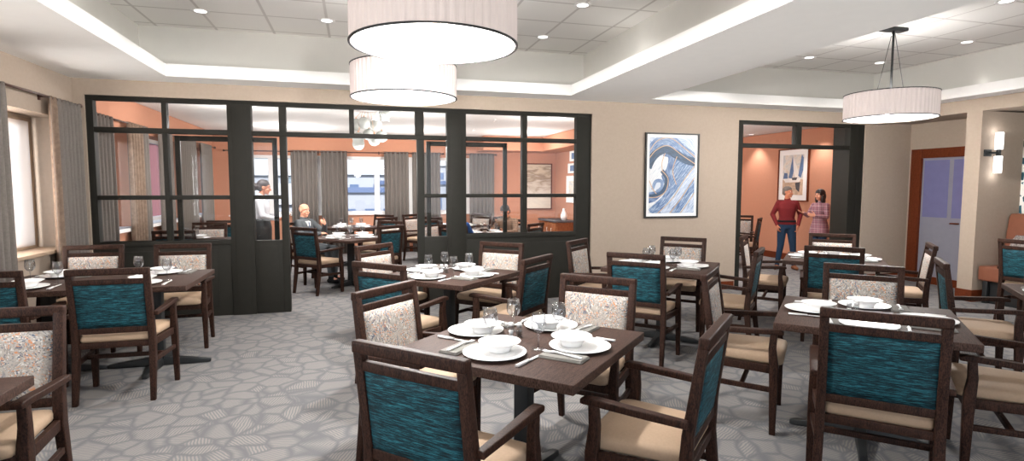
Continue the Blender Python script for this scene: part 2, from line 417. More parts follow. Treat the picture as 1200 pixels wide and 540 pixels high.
# windows ------------------------------------------------------------
M['tanframe'] = plain('tan_window_frame', srgb(168, 146, 124), .6, var=.03)
def window_x(n, x, y0, y1, z0, z1, mull=(), label='', sill=True, t=.06, fm=None):
    fm = fm or M['whiteframe']
    bm = bmesh.new()
    for d in [(x, x+.06, y0, y0+t, z0, z1), (x, x+.06, y1-t, y1, z0, z1), (x, x+.06, y0+t, y1-t, z0, z0+t), (x, x+.06, y0+t, y1-t, z1-t, z1)]+[(x, x+.06, m-.03, m+.03, z0+t, z1-t) for m in mull]: bx(bm, *d)
    f = struct(obj('window_%d' % n, bm, fm), label, 'window')
    bm = bmesh.new(); bx(bm, x+.02, x+.028, y0+t, y1-t, z0+t, z1-t); obj('pane', bm, M['glass'], f)
    if sill:
        bm = bmesh.new(); bx(bm, x+.06, XL+.05, y0-.02 if n > 3 else y0, y1+.02 if n > 3 else y1, z0-.04 if n > 3 else z0, z0+.0 if n > 3 else z0+.03); obj('window_sill', bm, fm, f)
    return f
window_x(1, -3.34, 4.5, 7.15, wz0, wz1, (5.8,), 'deep left window beside the grey curtains', t=.09, fm=M['tanframe'])
window_x(2, -3.34, .6, 2.9, wz0, wz1, (1.75,), 'unseen added window in the left wall nearest the viewer')  # out of view, added to let more daylight in
for k, (a, b) in enumerate(rw):
    f = window_x(4+k, -3.28, a, b, 1.0, 2.33, (), ['side window of the inner room nearest the partition', 'middle side window of the inner room', 'side window of the inner room by the back corner'][k])
# continuous white ledge under the inner side windows
struct(boxes('trim_5', [(XL, XL+.06, 7.75, 11.7, .95, 1.0)], M['whiteframe']), 'white window ledge along the inner side wall', 'trim')
bm = bmesh.new()
for d in [(-2.7, 2.75, YB+.05, YB+.12, .92, .99), (-2.7, 2.75, YB+.05, YB+.12, 2.2, 2.27)]+[(m-.06, m+.06, YB+.05, YB+.12, .99, 2.2) for m in (-2.64, -1.83, -.79, .5, 1.28, 2.69)]: bx(bm, *d)
f = struct(obj('window_7', bm, M['whiteframe']), 'long window band in the terracotta back wall', 'window')
bm = bmesh.new(); bx(bm, -2.64, 2.69, YB+.08, YB+.088, .99, 2.2); obj('pane', bm, M['glass'], f)
bm = bmesh.new(); bx(bm, -2.72, 2.77, YB-.04, YB+.05, .90, .93); obj('window_sill', bm, M['whiteframe'], f)

# glazed partition -----------------------------------------------------
PF0, PF1 = 7.44, 7.54    # front and back of the frame
part = struct(empty('trim_6', (0.2, 7.49, 0)), 'charcoal glazed partition with a wide doorway', 'partition')
def pbox(name, lst, m=None, bevel=.003):
    bm = bmesh.new()
    for x0, x1, z0, z1, *r in lst:
        a, b = r if r else (PF0, PF1); bx(bm, x0-.2, x1-.2, a-7.49, b-7.49, z0, z1)
    return obj(name, bm, m or M['blackframe'], part, bevel)
T = 2.575
pbox('frame', [(-2.89, 3.21, 2.525, T), (-2.89, -2.82, 0, 2.525), (2.99, 3.21, 0, 2.525),           # top, outer jambs
    (-2.82, -1.45, 2.168, 2.226), (-1.19, 1.17, 2.168, 2.222), (1.42, 2.99, 2.168, 2.222),           # transom rail
    (-2.14, -2.09, .92, 2.168), (-2.14, -2.09, 2.226, 2.525), (-2.82, -2.14, 1.403, 1.452), (-2.09, -1.45, 1.403, 1.452),
    (-.88, -.80, 0, 2.168), (-.88, -.80, 2.222, 2.525), (-.06, 0.0, 2.222, 2.525), (.76, .87, 2.222, 2.525), (.78, .87, 0, 2.168),
    (-1.19, -.88, 1.403, 1.452), (.87, 1.17, 1.415, 1.463), (1.42, 2.2, 1.415, 1.463), (2.27, 2.99, 1.415, 1.463),
    (2.2, 2.27, .93, 2.168), (2.2, 2.27, 2.222, 2.525)])
pbox('column', [(-1.45, -1.19, 0, 2.53, 7.42, 7.56), (-1.40, -1.24, .0, 2.5, 7.415, 7.42)])
pbox('column', [(1.17, 1.42, 0, 2.53, 7.42, 7.56), (1.22, 1.37, .0, 2.5, 7.415, 7.42)])
pbox('knee_panel', [(-2.82, -1.45, 0, .92), (-2.82, -1.45, .86, .92, 7.425, 7.56), (-2.7, -1.6, .12, .80, 7.43, 7.44)])
pbox('knee_panel', [(-1.19, -.88, 0, .90), (-1.14, -.93, .1, .84, 7.435, 7.44)])
pbox('knee_panel', [(.87, 1.17, 0, .90), (.91, 1.13, .1, .84, 7.435, 7.44)])
pbox('knee_panel', [(1.42, 2.99, 0, .93), (1.42, 2.99, .87, .93, 7.425, 7.56), (1.6, 2.85, .12, .80, 7.43, 7.44)])
for x0, x1, z0, z1 in ((-2.82, -2.14, .92, 2.168), (-2.09, -1.45, .92, 2.168), (-2.82, -2.14, 2.226, 2.525), (-2.09, -1.45, 2.226, 2.525), (-1.19, -.88, .9, 2.168), (-1.19, -.88, 2.222, 2.525),
        (-.80, -.06, 2.222, 2.525), (0, .76, 2.222, 2.525), (.87, 1.17, .9, 2.168), (.87, 1.17, 2.222, 2.525), (1.42, 2.2, .93, 2.168), (2.27, 2.99, .93, 2.168), (1.42, 2.2, 2.222, 2.525), (2.27, 2.99, 2.222, 2.525)):
    pbox('pane', [(x0, x1, z0, z1, 7.487, 7.493)], M['glass'], 0)
# sliding glass leaves standing behind the side windows
def slider(x0, x1, label):
    r = empty('sliding_door', ((x0+x1)/2, 7.62, 0)); w = (x1-x0)/2
    bm = bmesh.new()
    for d in ((-w, -w+.055, -.02, .02, .01, 2.16), (w-.055, w, -.02, .02, .01, 2.16), (-w+.055, w-.055, -.02, .02, 2.1, 2.16), (-w+.055, w-.055, -.02, .02, .01, .88)): bx(bm, *d)
    obj('door_frame', bm, M['blackframe'], r, .003)
    bm = bmesh.new(); bx(bm, -w+.055, w-.055, -.003, .003, .88, 2.1); obj('pane', bm, M['glass'], r)
    tag(r, label, 'door'); return r
slider(-2.06, -.93, 'charcoal glass sliding door open behind the left partition window')
slider(.92, 2.03, 'charcoal glass sliding door open behind the right partition window')

# doorway frame of the right-hand room (frame on all sides, deep jamb at right)
dfr = struct(empty('door_1', (6.8, 7.48, 0)), 'charcoal framed opening to the couple\'s room with two transom panes', 'doorway')
def dbox(name, lst, m=None, bevel=.003):
    bm = bmesh.new()
    for x0, x1, z0, z1, a, b in lst: bx(bm, x0-6.8, x1-6.8, a-7.48, b-7.48, z0, z1)
    return obj(name, bm, m or M['blackframe'], dfr, bevel)
dbox('door_frame', [(5.6, 5.69, 0, 2.57, 7.42, 7.52), (5.69, 7.70, 2.515, 2.57, 7.42, 7.52), (5.69, 7.70, 2.165, 2.225, 7.42, 7.52), (6.66, 6.76, 2.225, 2.515, 7.42, 7.52)])
dbox('jamb_post', [(7.70, 7.86, 0, 2.57, 7.415, 7.75), (7.86, 8.0, 0, 2.57, 7.43, 7.6)])
dbox('pane', [(5.69, 6.66, 2.225, 2.515, 7.467, 7.473)], M['glass'], 0)
dbox('pane', [(6.76, 7.70, 2.225, 2.515, 7.467, 7.473)], M['glass'], 0)

# alcove door: red-brown frame, glass leaf with blue upper lights
dr = struct(empty('door_2', (8.95, 6.77, 0)), 'red-brown framed door with blue-grey glass in the alcove', 'door')
bm = bmesh.new()
for y0_, y1_, z0, z1 in ((.405, .575, 0, 2.18), (-.57, -.40, 0, 2.18), (-.40, .405, 2.03, 2.18)): bx(bm, -.05, .06, y0_, y1_, z0, z1)
obj('door_frame', bm, M['redwood'], dr, .004)
M['frosted'] = plain('grey_frosted_glass', srgb(134, 134, 146), .25, var=.03, spec=.5)
M['blueglass'] = plain('violet_blue_glass', srgb(112, 112, 152), .2, var=.03, spec=.5)
bm = bmesh.new(); bx(bm, 0, .04, -.40, .405, .01, 2.03); lf = obj('door_leaf', bm, M['frosted'], dr)
for a, b in ((-.03, .37), (-.37, -.10)):
    bm = bmesh.new(); bx(bm, -.006, 0, a, b, 1.08, 1.99); obj('pane', bm, M['blueglass'], dr)
bm = bmesh.new(); tube(bm, [(-.05, -.24, 1.0), (-.05, -.12, 1.0)], .012); tube(bm, [(-.05, -.22, 1.0), (0, -.22, 1.0)], .01)
hd = obj('door_handle', bm, M['redwood'], dr)
bm = bmesh.new(); bx(bm, -.012, 0, -.40, .405, .0, .12); obj('kick_plate', bm, M['redwood'], dr)

# ================================================================== CHAIR
def yb(z): return -(.197+.125*(z-.45))      # rear face of the back
def build_chair():
    t = empty('dining_chair')
    W = M['wood']
    for s in (-1, 1):
        bm = bmesh.new()
        polybar(bm, [(s*.244, -.232, 0), (s*.2425, -.196, .25), (s*.2405, -.178, .42), (s*.239, -.186, .58), (s*.238, yb(.97)+.022, .972)],
                [(.034, .036), (.042, .046), (.044, .052), (.043, .046), (.042, .036)])
        obj('leg', bm, W, t, .005)
        bm = bmesh.new()
        polybar(bm, [(s*.283, .205, 0), (s*.279, .202, .36), (s*.277, .200, .44), (s*.278, .190, .55), (s*.279, .196, .648)],
                [(.034, .036), (.046, .050), (.048, .054), (.040, .044), (.036, .040)])
        obj('leg', bm, W, t, .005)
    bm = bmesh.new()   # thick top rail, slightly crowned
    bx(bm, -.260, .260, yb(.955)-.001, yb(.955)+.042, .930, .977); obj('top_rail', bm, W, t, .010, seg=3)
    bm = bmesh.new(); bx(bm, -.219, .219, yb(.88)+.006, yb(.88)+.034, .862, .900); obj('upper_back_rail', bm, W, t, .003)
    bm = bmesh.new(); bx(bm, -.219, .219, yb(.52)+.006, yb(.52)+.038, .502, .545); obj('lower_back_rail', bm, W, t, .003)
    # back panel: teal behind, print in front
    def panel(off0, off1, puff, mat_, name):
        bm = bmesh.new(); nx, nz = 8, 8; rows = []
        for sgn, off in ((0, off0), (1, off1)):
            g = []
            for j in range(nz+1):
                r = []
                for i in range(nx+1):
                    u = i/nx*2-1; v = j/nz*2-1; z = .545+(.862-.545)*(v+1)/2
                    e = (1-u**6)*(1-v**6)
                    y_ = yb(z)+off+(puff*e if sgn else 0)
                    r.append(bm.verts.new((u*.2185, y_, z)))
                g.append(r)
            rows.append(g)
        for g in rows:
            for j in range(nz):
                for i in range(nx):
                    f_ = bm.faces.new((g[j][i], g[j][i+1], g[j+1][i+1], g[j+1][i])); f_.smooth = True
        a, b = rows
        for k in range(nx):
            bm.faces.new((a[0][k], a[0][k+1], b[0][k+1], b[0][k])); bm.faces.new((a[nz][k], a[nz][k+1], b[nz][k+1], b[nz][k]))
            bm.faces.new((a[k][0], a[k+1][0], b[k+1][0], b[k][0])); bm.faces.new((a[k][nx], a[k+1][nx], b[k+1][nx], b[k][nx]))
        return obj(name, bm, mat_, t)
    o = panel(.022, .012, -.008, M['teal'], 'back_panel'); o['label'] = 'teal woven back of the backrest'
    o = panel(.022, .034, .012, M['print'], 'backrest'); o['label'] = 'cream backrest with an orange and navy print'
    # seat cushion with rounded front corners and domed top
    bm = bmesh.new(); rings = []
    def outline(k, y0, y1, x0, x1, n=8, r=.05):
        pts = []
        for cx_, cy_, a0, rr in ((x1-r, y1-r, 0, r), (-(x1-r), y1-r, 90, r), (-(x0-.02), y0+.02, 180, .02), (x0-.02, y0+.02, 270, .02)):
            for i in range(n+1):
                a = math.radians(a0+90*i/n); pts.append((cx_+rr*math.cos(a), cy_+rr*math.sin(a)))
        return pts
    base = outline(0, -.178, .252, .222, .256)
    cx0 = 0; cy0 = .03
    for z, sc in ((.436, .97), (.450, 1.0), (.474, 1.0), (.488, .975), (.496, .90), (.500, .72), (.502, .4)):
        rings.append([Vector((cx0+(x-cx0)*sc, cy0+(y-cy0)*sc, z)) for x, y in base])
    loft(bm, rings); obj('seat', bm, M['seat'], t)
    bm = bmesh.new()   # apron
    bx(bm, -.222, .222, -.192, -.164, .395, .437); bx(bm, -.258, .258, .196, .222, .385, .440)
    for s in (-1, 1): beam(bm, (s*.236, -.17, .415), (s*.270, .19, .413), .026, .052)
    obj('apron', bm, W, t, .003)
    for s in (-1, 1):
        bm = bmesh.new()     # arm rest with a rounded front end
        p = [(s*.272, -.195, .633), (s*.277, -.02, .643), (s*.280, .18, .656), (s*.280, .235, .656), (s*.280, .252, .652)]
        sz = [(.036, .030), (.042, .032), (.048, .032), (.048, .030), (.042, .020)]
        rings = []
        for (x, y_, z), (w, d) in zip(p, sz): rings.append([Vector((x+i*w/2, y_, z+j*d/2)) for i, j in ((-1, -1), (1, -1), (1, 1), (-1, 1))])
        loft(bm, rings, smooth=False); obj('armrest', bm, W, t, .007, seg=3)
        bm = bmesh.new(); beam(bm, (s*.243, -.19, .285), (s*.279, .19, .285), .022, .032); obj('stretcher', bm, W, t, .003)
    bm = bmesh.new(); bx(bm, -.258, .258, .0, .024, .270, .300); o = obj('cross_stretcher', bm, W, t, .003)
    return t
chair = build_chair()

# ================================================================== TABLES
def cross_base(bm, cx_, L=.40):
    for k in range(4):
        d = Vector((math.cos(PI/2*k), math.sin(PI/2*k), 0)); s = Vector((-d.y, d.x, 0))
        rings = []
        for r_, w, z1 in ((.0, .075, .085), (.05, .07, .08), (.30, .05, .045), (L-.02, .05, .035), (L, .036, .028)):
            c = Vector((cx_, 0, 0))+d*r_
            rings.append([c-s*w/2+Vector((0, 0, .004)), c+s*w/2+Vector((0, 0, .004)), c+s*w*.4+Vector((0, 0, z1)), c-s*w*.4+Vector((0, 0, z1))])
        loft(bm, rings, smooth=False)
def build_table(sx, sy, cols):
    t = empty('dining_table')
    bm = bmesh.new(); bx(bm, -sx/2, sx/2, -sy/2, sy/2, .722, .765); obj('tabletop', bm, M['top'], t, .004)
    for c in cols:
        bm = bmesh.new(); bx(bm, c-.04, c+.04, -.04, .04, .06, .715); obj('column', bm, M['black'], t, .008)
        bm = bmesh.new(); cross_base(bm, c); obj('base', bm, M['black'], t, .003)
        bm = bmesh.new(); bx(bm, c-.26, c+.26, -.025, .025, .702, .722); bx(bm, c-.025, c+.025, -.26, .26, .7, .7215); obj('mounting_plate', bm, M['black'], t)
    return t
table_sq = build_table(.965, .965, [0])
table_long = build_table(1.50, .965, [-.40, .40])

# ================================================================== TABLEWARE
def build_plate():
    bm = bmesh.new(); lathe(bm, [(.075, 0), (.095, .002), (.150, .014), (.1515, .017), (.148, .0175), (.097, .006), (.02, .005)], n=40)
    return obj('dinner_plate', bm, M['porcelain'])
def build_bowl():
    bm = bmesh.new(); lathe(bm, [(.052, 0), (.054, .012), (.066, .030), (.100, .047), (.102, .050), (.099, .0505), (.064, .036), (.045, .018), (.01, .016)], n=36)
    return obj('soup_bowl', bm, M['porcelain'])
def build_napkin():
    bm = bmesh.new()
    for k, (w, l) in enumerate(((.052, .11), (.050, .108), (.047, .105))): bx(bm, -w, w, -l, l, .004*k, .004*k+.0045)
    return obj('napkin', bm, M['napkin'], None, .0018)
def flat_strip(bm, pts, t=.0025):
    rings = [[Vector((x-w/2, y, z)), Vector((x+w/2, y, z)), Vector((x+w/2*.7, y, z+t)), Vector((x-w/2*.7, y, z+t))] for x, y, z, w in pts]
    loft(bm, rings)
def build_fork():
    r = empty('fork'); bm = bmesh.new()
    flat_strip(bm, [(0, -.105, 0, .012), (0, -.10, 0, .022), (0, -.06, .002, .019), (0, -.01, .003, .010), (0, .035, .006, .009), (0, .055, .004, .020), (0, .062, .003, .026)], .006)
    obj('handle', bm, M['steel'], r)
    bm = bmesh.new()
    for x in (-.010, -.0035, .0035, .010): flat_strip(bm, [(x, .06, .003, .0045), (x, .085, .001, .0045), (x, .105, .004, .003)], .003)
    obj('tine', bm, M['steel'], r)
    return r
def build_knife():
    r = empty('table_knife'); bm = bmesh.new()
    flat_strip(bm, [(0, -.115, 0, .014), (0, -.11, 0, .024), (0, -.05, 0, .022), (0, -.01, .001, .016)], .009); obj('handle', bm, M['steel'], r)
    bm = bmesh.new(); flat_strip(bm, [(0, -.01, .002, .015), (0, .06, .002, .021), (.003, .10, .002, .015), (.006, .118, .002, .003)], .003); obj('blade', bm, M['steel'], r)
    return r
def build_glass():
    r = empty('wine_glass'); n = 24
    bm = bmesh.new(); lathe(bm, [(.033, .0), (.0325, .002), (.010, .004), (.0045, .008)], n=n, cap=False); obj('base', bm, M['wineglass'], r)
    bm = bmesh.new(); lathe(bm, [(.0045, .008), (.004, .05), (.006, .078)], n=12, cap=False); obj('stem', bm, M['wineglass'], r)
    bm = bmesh.new(); lathe(bm, [(.006, .078), (.022, .086), (.035, .104), (.0385, .125), (.036, .150), (.031, .178), (.0300, .178), (.035, .150), (.037, .125), (.033, .105), (.020, .089), (.002, .083)], n=n, cap=False); obj('bowl', bm, M['wineglass'], r)
    return r
def build_shaker(lidcol):
    r = empty('salt_shaker'); bm = bmesh.new(); lathe(bm, [(.016, 0), (.018, .004), (.016, .03), (.014, .052)], n=16); obj('body', bm, M['wineglass'], r)
    bm = bmesh.new(); lathe(bm, [(.0115, .004), (.0115, .032)], n=14); o = obj('salt', bm, lidcol, r)
    bm = bmesh.new(); lathe(bm, [(.0155, .052), (.0155, .068), (.009, .076)], n=16); obj('lid', bm, M['steel'], r)
    return r
plate = build_plate(); bowl = build_bowl(); napkin = build_napkin(); fork = build_fork(); knife = build_knife(); glass = build_glass()
M['pepper'] = plain('ground_pepper', srgb(88, 78, 70), .9, var=.3, nscale=300)
salt = build_shaker(M['porcelain']); pepper = build_shaker(M['pepper']); pepper.name = 'pepper_shaker'
index_kids()

ZTT = .766
def setting(c, ang, d, where, tbl, shift=0, full=True, items='pbnfkg'):
    """one cover; ang = direction from table centre to the diner's side"""
    a = ang; u = Vector((math.cos(a), math.sin(a), 0)); r_ = Vector((math.sin(a), -math.cos(a), 0))*-1   # diner looks along -u; r_ = diner's right
    cc = Vector((c[0], c[1], ZTT)); rot = a+PI/2     # local +y points to the table centre
    P = lambda du, dr, z=0: cc+u*du+r_*(dr+shift)+Vector((0, 0, z))
    j = lambda s=.01: random.uniform(-s, s)
    wt = where+' of '+tbl
    if 'p' in items: place(plate, P(d, 0), 0, 'round white dinner plate at '+wt, 'plate', 'dinner plates at '+tbl)
    if 'b' in items: place(bowl, P(d-.045, 0, .0065), 0, 'white wide-rimmed bowl at '+wt, 'bowl', 'bowls at '+tbl)
    if 'n' in items: place(napkin, P(d-.0, -.195), rot+j(.05), 'folded grey napkin at '+wt, 'napkin', 'napkins at '+tbl)
    if 'f' in items: place(fork, P(d-.005, -.195, .0135), rot+j(.15), 'silver fork at '+wt, 'fork', 'forks at '+tbl)
    if 'k' in items: place(knife, P(d+.0, .19, .001), rot+j(.08), 'silver knife at '+wt, 'knife', 'knives at '+tbl)
    if 'g' in items: place(glass, P(d-.18, .14), 0, 'clear wine glass at '+wt, 'glass', 'wine glasses at '+tbl)

DIRS = {'NE': S45, 'NW': 3*S45, 'SW': 5*S45, 'SE': 7*S45}
WORD = {'NE': 'far right side', 'NW': 'far left side', 'SW': 'near left side', 'SE': 'near right side'}
ROT = {'SW': -S45, 'NE': 3*S45, 'NW': -3*S45, 'SE': S45}
OFF = {'SW': (-.49, -.50), 'NE': (.49, .49), 'NW': (-.49, .50), 'SE': (.475, -.50)}
def diamond_table(c, tbl, tdesc, chairs, pc=None, sides=('SW', 'SE', 'NE', 'NW'), shakers=True, moved={}, items='pbnfkg', over=None):
    place(table_sq, (c[0], c[1], 0), S45, tdesc, 'table', 'square dining tables turned diagonally')
    for k in chairs:
        x, y = moved.get(k, (c[0]+OFF[k][0], c[1]+OFF[k][1]))
        face = 'teal-backed' if k in ('SW', 'SE') else 'cream-print'
        if k == 'SE' and c[0] > 4: face = 'cream-print'
        place(chair, (x, y, 0), ROT[k]+random.uniform(-.015, .015), '%s wooden armchair at the %s of %s' % (face, WORD[k], tbl), 'chair', 'wooden armchairs around the tables')
    pc = pc or c
    for k in sides: setting(pc, DIRS[k], .305, 'the '+WORD[k], tbl, items=(over or {}).get(k, items))
    if shakers:
        place(salt, (pc[0]-.055, pc[1]+.075, ZTT), 0, 'glass salt shaker in the middle of '+tbl, 'shaker', 'salt shakers')
        place(pepper, (pc[0]-.015, pc[1]+.06, ZTT), 0, 'glass pepper shaker in the middle of '+tbl, 'shaker', 'pepper shakers')

T1 = 'the foreground centre table'; T3 = 'the second centre table'; T4 = 'the table before the blue picture'
T5 = 'the foreground right table'; T6 = 'the table before the couple'; T7 = 'the right-edge table'
diamond_table((.82, 2.73), T1, 'square dark wood table in the centre foreground, laid for four', ('SW', 'NE', 'NW', 'SE'), (.833, 2.755),
    moved={'SW': (.34, 2.168), 'NE': (1.335, 3.193), 'NW': (.33, 3.178), 'SE': (1.285, 2.194)})
diamond_table((.81, 5.09), T3, 'square dark wood table between the foreground one and the partition', ('SW', 'NE', 'NW', 'SE'),
    moved={'SW': (.326, 4.54), 'NE': (1.3, 5.547), 'NW': (.341, 5.664), 'SE': (1.284, 4.62)})
diamond_table((3.0, 5.11), T4, 'square dark wood table in front of the blue framed picture', ('SW', 'NE', 'NW', 'SE'),
    moved={'SW': (2.516, 4.615), 'NE': (3.482, 5.6), 'NW': (2.516, 5.625), 'SE': (3.46, 4.62)})
diamond_table((3.02, 2.73), T5, 'square dark wood table in the right foreground', ('SW', 'NE', 'NW', 'SE'),
    moved={'SW': (2.505, 2.19), 'NE': (3.481, 3.181), 'NW': (2.55, 3.24), 'SE': (3.45, 2.22)}, items='pbnfk', over={'SE': 'pnfk', 'SW': 'pnfk'})
diamond_table((5.14, 5.10), T6, 'square dark wood table nearest the standing couple', ('SW', 'NE', 'NW', 'SE'),
    moved={'SW': (4.672, 4.636), 'NE': (5.60, 5.59), 'NW': (4.657, 5.616), 'SE': (5.52, 4.589)}, items='pbnfk')
diamond_table((5.16, 2.72), T7, 'dark wood table mostly beyond the right edge of the view', ('NW', 'NE'), sides=('NW', 'NE'), shakers=False,
    moved={'NW': (4.66, 3.23), 'NE': (5.66, 3.2)}, items='pbnfk')

# long tables on the left (not turned)
T2 = 'the long left table'; T0 = 'the lower left corner table'
place(table_long, (-2.07, 5.485, 0), 0, 'long dark wood table by the left window', 'table', 'long dining tables')
for x, y, r_, w in ((-1.694, 4.81, 0, 'near right seat'), (-2.48, 4.854, 0, 'near left seat'), (-1.696, 6.156, PI, 'far right seat'), (-2.507, 6.236, PI, 'far left seat')):
    place(chair, (x, y, 0), r_, '%s wooden armchair at the %s of %s' % ('teal-backed' if r_ == 0 else 'cream-print', w, T2), 'chair', 'wooden armchairs around the tables')
for x, a, w in ((-1.694, -PI/2, 'near right seat'), (-2.48, -PI/2, 'near left seat'), (-1.70, PI/2, 'far right seat'), (-2.5, PI/2, 'far left seat')):
    setting((x, 5.485), a, .30, 'the '+w, T2)
place(table_long, (-2.06, 2.28, 0), 0, 'dark wood table cut off at the lower left corner', 'table', 'long dining tables')
place(chair, (-1.631, 2.953, 0), PI, 'cream-print wooden armchair cut by the left edge at ' + T0, 'chair', 'wooden armchairs around the tables')

# chair facing the booth
place(chair, (7.34, 4.48, 0), -PI/2, 'dark wood armchair showing its teal back, facing the salmon booth', 'chair', 'wooden armchairs around the tables')

# inner room tables
RA = "the bald man's table"; RF = "the table behind the bald man's"; RB = "the dark-haired diner's table"; RC = 'the farthest inner table'
diamond_table((-.09, 9.26), RA, 'dark wood table where the bald man in a suit sits', ('SW', 'SE', 'NE', 'NW'), shakers=False,
    moved={'SW': (-.558, 8.76), 'SE': (.345, 8.84), 'NE': (.40, 9.72), 'NW': (-.74, 9.78)}, items='pbkg')
diamond_table((-.09, 11.67), RF, "dark wood table behind the bald man's table", ('SE', 'NE'), shakers=False, sides=('SW', 'SE', 'NE', 'NW'),
    moved={'SE': (.42, 11.2), 'NE': (.40, 12.0)}, items='pbg')
diamond_table((2.10, 9.26), RB, 'dark wood table laid with white plates seen through the right partition window', ('SW', 'SE', 'NE', 'NW'), shakers=False,
    moved={'SW': (1.60, 8.78), 'SE': (2.62, 8.82), 'NE': (2.60, 9.72), 'NW': (1.40, 9.70)}, items='pbg')
diamond_table((2.03, 11.67), RC, 'dark wood table closest to the back wall windows', ('SW', 'SE', 'NE', 'NW'), shakers=False,
    moved={'SW': (1.58, 11.2), 'SE': (2.6, 11.05), 'NE': (2.52, 12.1), 'NW': (1.3, 12.1)}, items='p')
RD = 'the left partition window table'
place(table_sq, (-2.34, 9.3, 0), 0, 'dark wood table seen through the left partition window', 'table', 'square dining tables of the inner room')
place(chair, (-2.33, 8.63, 0), 0, 'teal-backed wooden armchair at the near side of '+RD, 'chair', 'wooden armchairs around the tables')
place(chair, (-2.30, 9.95, 0), PI, 'cream-print wooden armchair at the far side of '+RD, 'chair', 'wooden armchairs around the tables')
place(chair, (-2.22, 11.0, 0), 0, 'dark wood armchair farthest back along the curtained side windows', 'chair', 'wooden armchairs around the tables')
setting((-2.3, 9.3), PI/2, .28, 'the far side', RD, items='pbg')
setting((-2.4, 9.3), -PI/2, .28, 'the near side', RD, items='pbg')
CT = "the couple's room table"
place(table_sq, (6.85, 9.85, 0), S45, 'dark wood table half hidden at the left of the couple\'s doorway', 'table', 'square dining tables turned diagonally')
place(chair, (7.24, 9.27, 0), S45, 'dark wood armchair showing its teal back, behind the doorway post left of the couple', 'chair', 'wooden armchairs around the tables')
place(chair, (7.60, 9.98, 0), 3*S45, 'dark wood armchair showing its cream backrest, left of the couple and farther back', 'chair', 'wooden armchairs around the tables')
setting((6.85, 9.85), S45, .30, 'the far right side', CT, items='pb')
# ================================================================== CURTAINS AND RODS
def curtain(name, axis, a, b, pos, z0, z1, m, pleat=.085, amp=.028, label='', lining=None, seed=0):
    """pleated cloth hanging from z1 to z0 between a and b along one axis"""
    rnd = random.Random(seed); n = max(24, int((b-a)/pleat*8)); rows = []
    bm = bmesh.new()
    for off in (0, .006):
        for z, k in ((z1, .8), (z1-.12, 1.0), ((z0+z1)/2, 1.1), (z0, 1.25)):
            r = []
            for i in range(n+1):
                t = i/n; w = math.sin(2*PI*(b-a)*t/pleat+.6*math.sin(t*9+seed))
                q = pos+off+amp*k*w; s = a+(b-a)*t
                r.append(bm.verts.new((q, s, z) if axis == 'x' else (s, q, z)))
            rows.append(r)
    def strip(p, q):
        for i in range(n):
            f = bm.faces.new((p[i], p[i+1], q[i+1], q[i])); f.smooth = True
            if lining:
                t = (i+.5)/n
                if t < lining: f.material_index = 1
    for g in (rows[:4], rows[4:]):
        for p, q in zip(g, g[1:]): strip(p, q)
    strip(rows[0], rows[4]); strip(rows[3], rows[7])
    for e in (0, n):
        for k in range(3): bm.faces.new((rows[k][e], rows[k+1][e], rows[k+5][e], rows[k+4][e]))
    o = obj(name, bm, [m, M['lining']]); return tag(o, label, 'curtain', 'grey pleated curtains')
def rod(axis, pos, a, b, z, label, brackets=()):
    t = empty('curtain_rod', (pos, (a+b)/2, z) if axis == 'x' else ((a+b)/2, pos, z)); h = (b-a)/2
    D = (lambda s, o=0, q=0: (o, s, q)) if axis == 'x' else (lambda s, o=0, q=0: (s, o, q))
    bm = bmesh.new(); tube(bm, [D(-h), D(h)], .012); obj('pole', bm, M['rod'], t)
    for s in (-h, h):
        bm = bmesh.new(); c = D(s); ball(bm, c, .026); obj('finial', bm, M['rod'], t)
    for s in brackets:
        bm = bmesh.new(); w = (-.08 if axis == 'x' else .135)
        tube(bm, [D(s-(a+b)/2, 0), D(s-(a+b)/2, w)], .009); 
        c = D(s-(a+b)/2, w); bx(bm, c[0]-.012, c[0]+.012, c[1]-.012, c[1]+.012, -.035, .035); obj('bracket', bm, M['rod'], t)
    return tag(t, label, 'curtain rod')
CZ = .02
rod('x', -2.915, 5.25, 7.37, 2.44, 'dark curtain rod over the big left window', (5.35, 6.02, 6.70, 7.3))
curtain('curtain', 'x', 6.70, 7.36, -2.915, CZ, 2.45, M['curtain'], label='grey curtain with a brown edge at the far side of the left window', lining=.22, seed=1)
curtain('curtain', 'x', 5.30, 5.98, -2.915, CZ, 2.45, M['curtain'], label='grey curtain at the left edge of the view', seed=2)
rod('x', -2.915, 7.68, 13.6, 2.40, 'dark curtain rod along the inner room side windows', (7.78, 9.5, 11.5, 13.5))
for k, (a, b, l, li) in enumerate(((7.70, 8.22, 'dark-pleated curtain nearest the left edge of the partition', None), (8.72, 9.48, 'grey-brown curtain between the first two inner side windows', .65),
        (9.97, 10.55, 'grey curtain hanging in front of the middle inner side window', None), (10.97, 12.0, 'wide grey curtain behind the table in the left partition window', None), (12.4, 13.25, 'grey curtain in the back left corner of the inner room', None))):
    curtain('curtain', 'x', a, b, -2.915, CZ, 2.42, M['curtain'], label=l, seed=3+k, lining=li, pleat=.11)
rod('y', 13.66, -2.75, 2.05, 2.35, 'dark curtain rod over the back windows left of the doorway column', (-2.6, -.8, .55, 2.0))
rod('y', 13.66, 2.35, 3.36, 2.35, 'dark curtain rod end seen in the right partition window', (2.5, 3.3))
for k, (a, b, l) in enumerate(((-1.39, -.82, 'grey curtain right behind the bald man'), (-.75, -.17, 'grey curtain just right of the bald man\'s curtain'), (.66, 1.23, 'grey curtain right of the white building view'),
        (1.31, 1.98, 'grey curtain at the right side of the partition doorway'), (2.70, 3.32, 'grey curtain in the right partition window'))):
    curtain('curtain', 'y', a, b, 13.66, CZ, 2.38, M['curtain'], label=l, seed=10+k, pleat=.095)

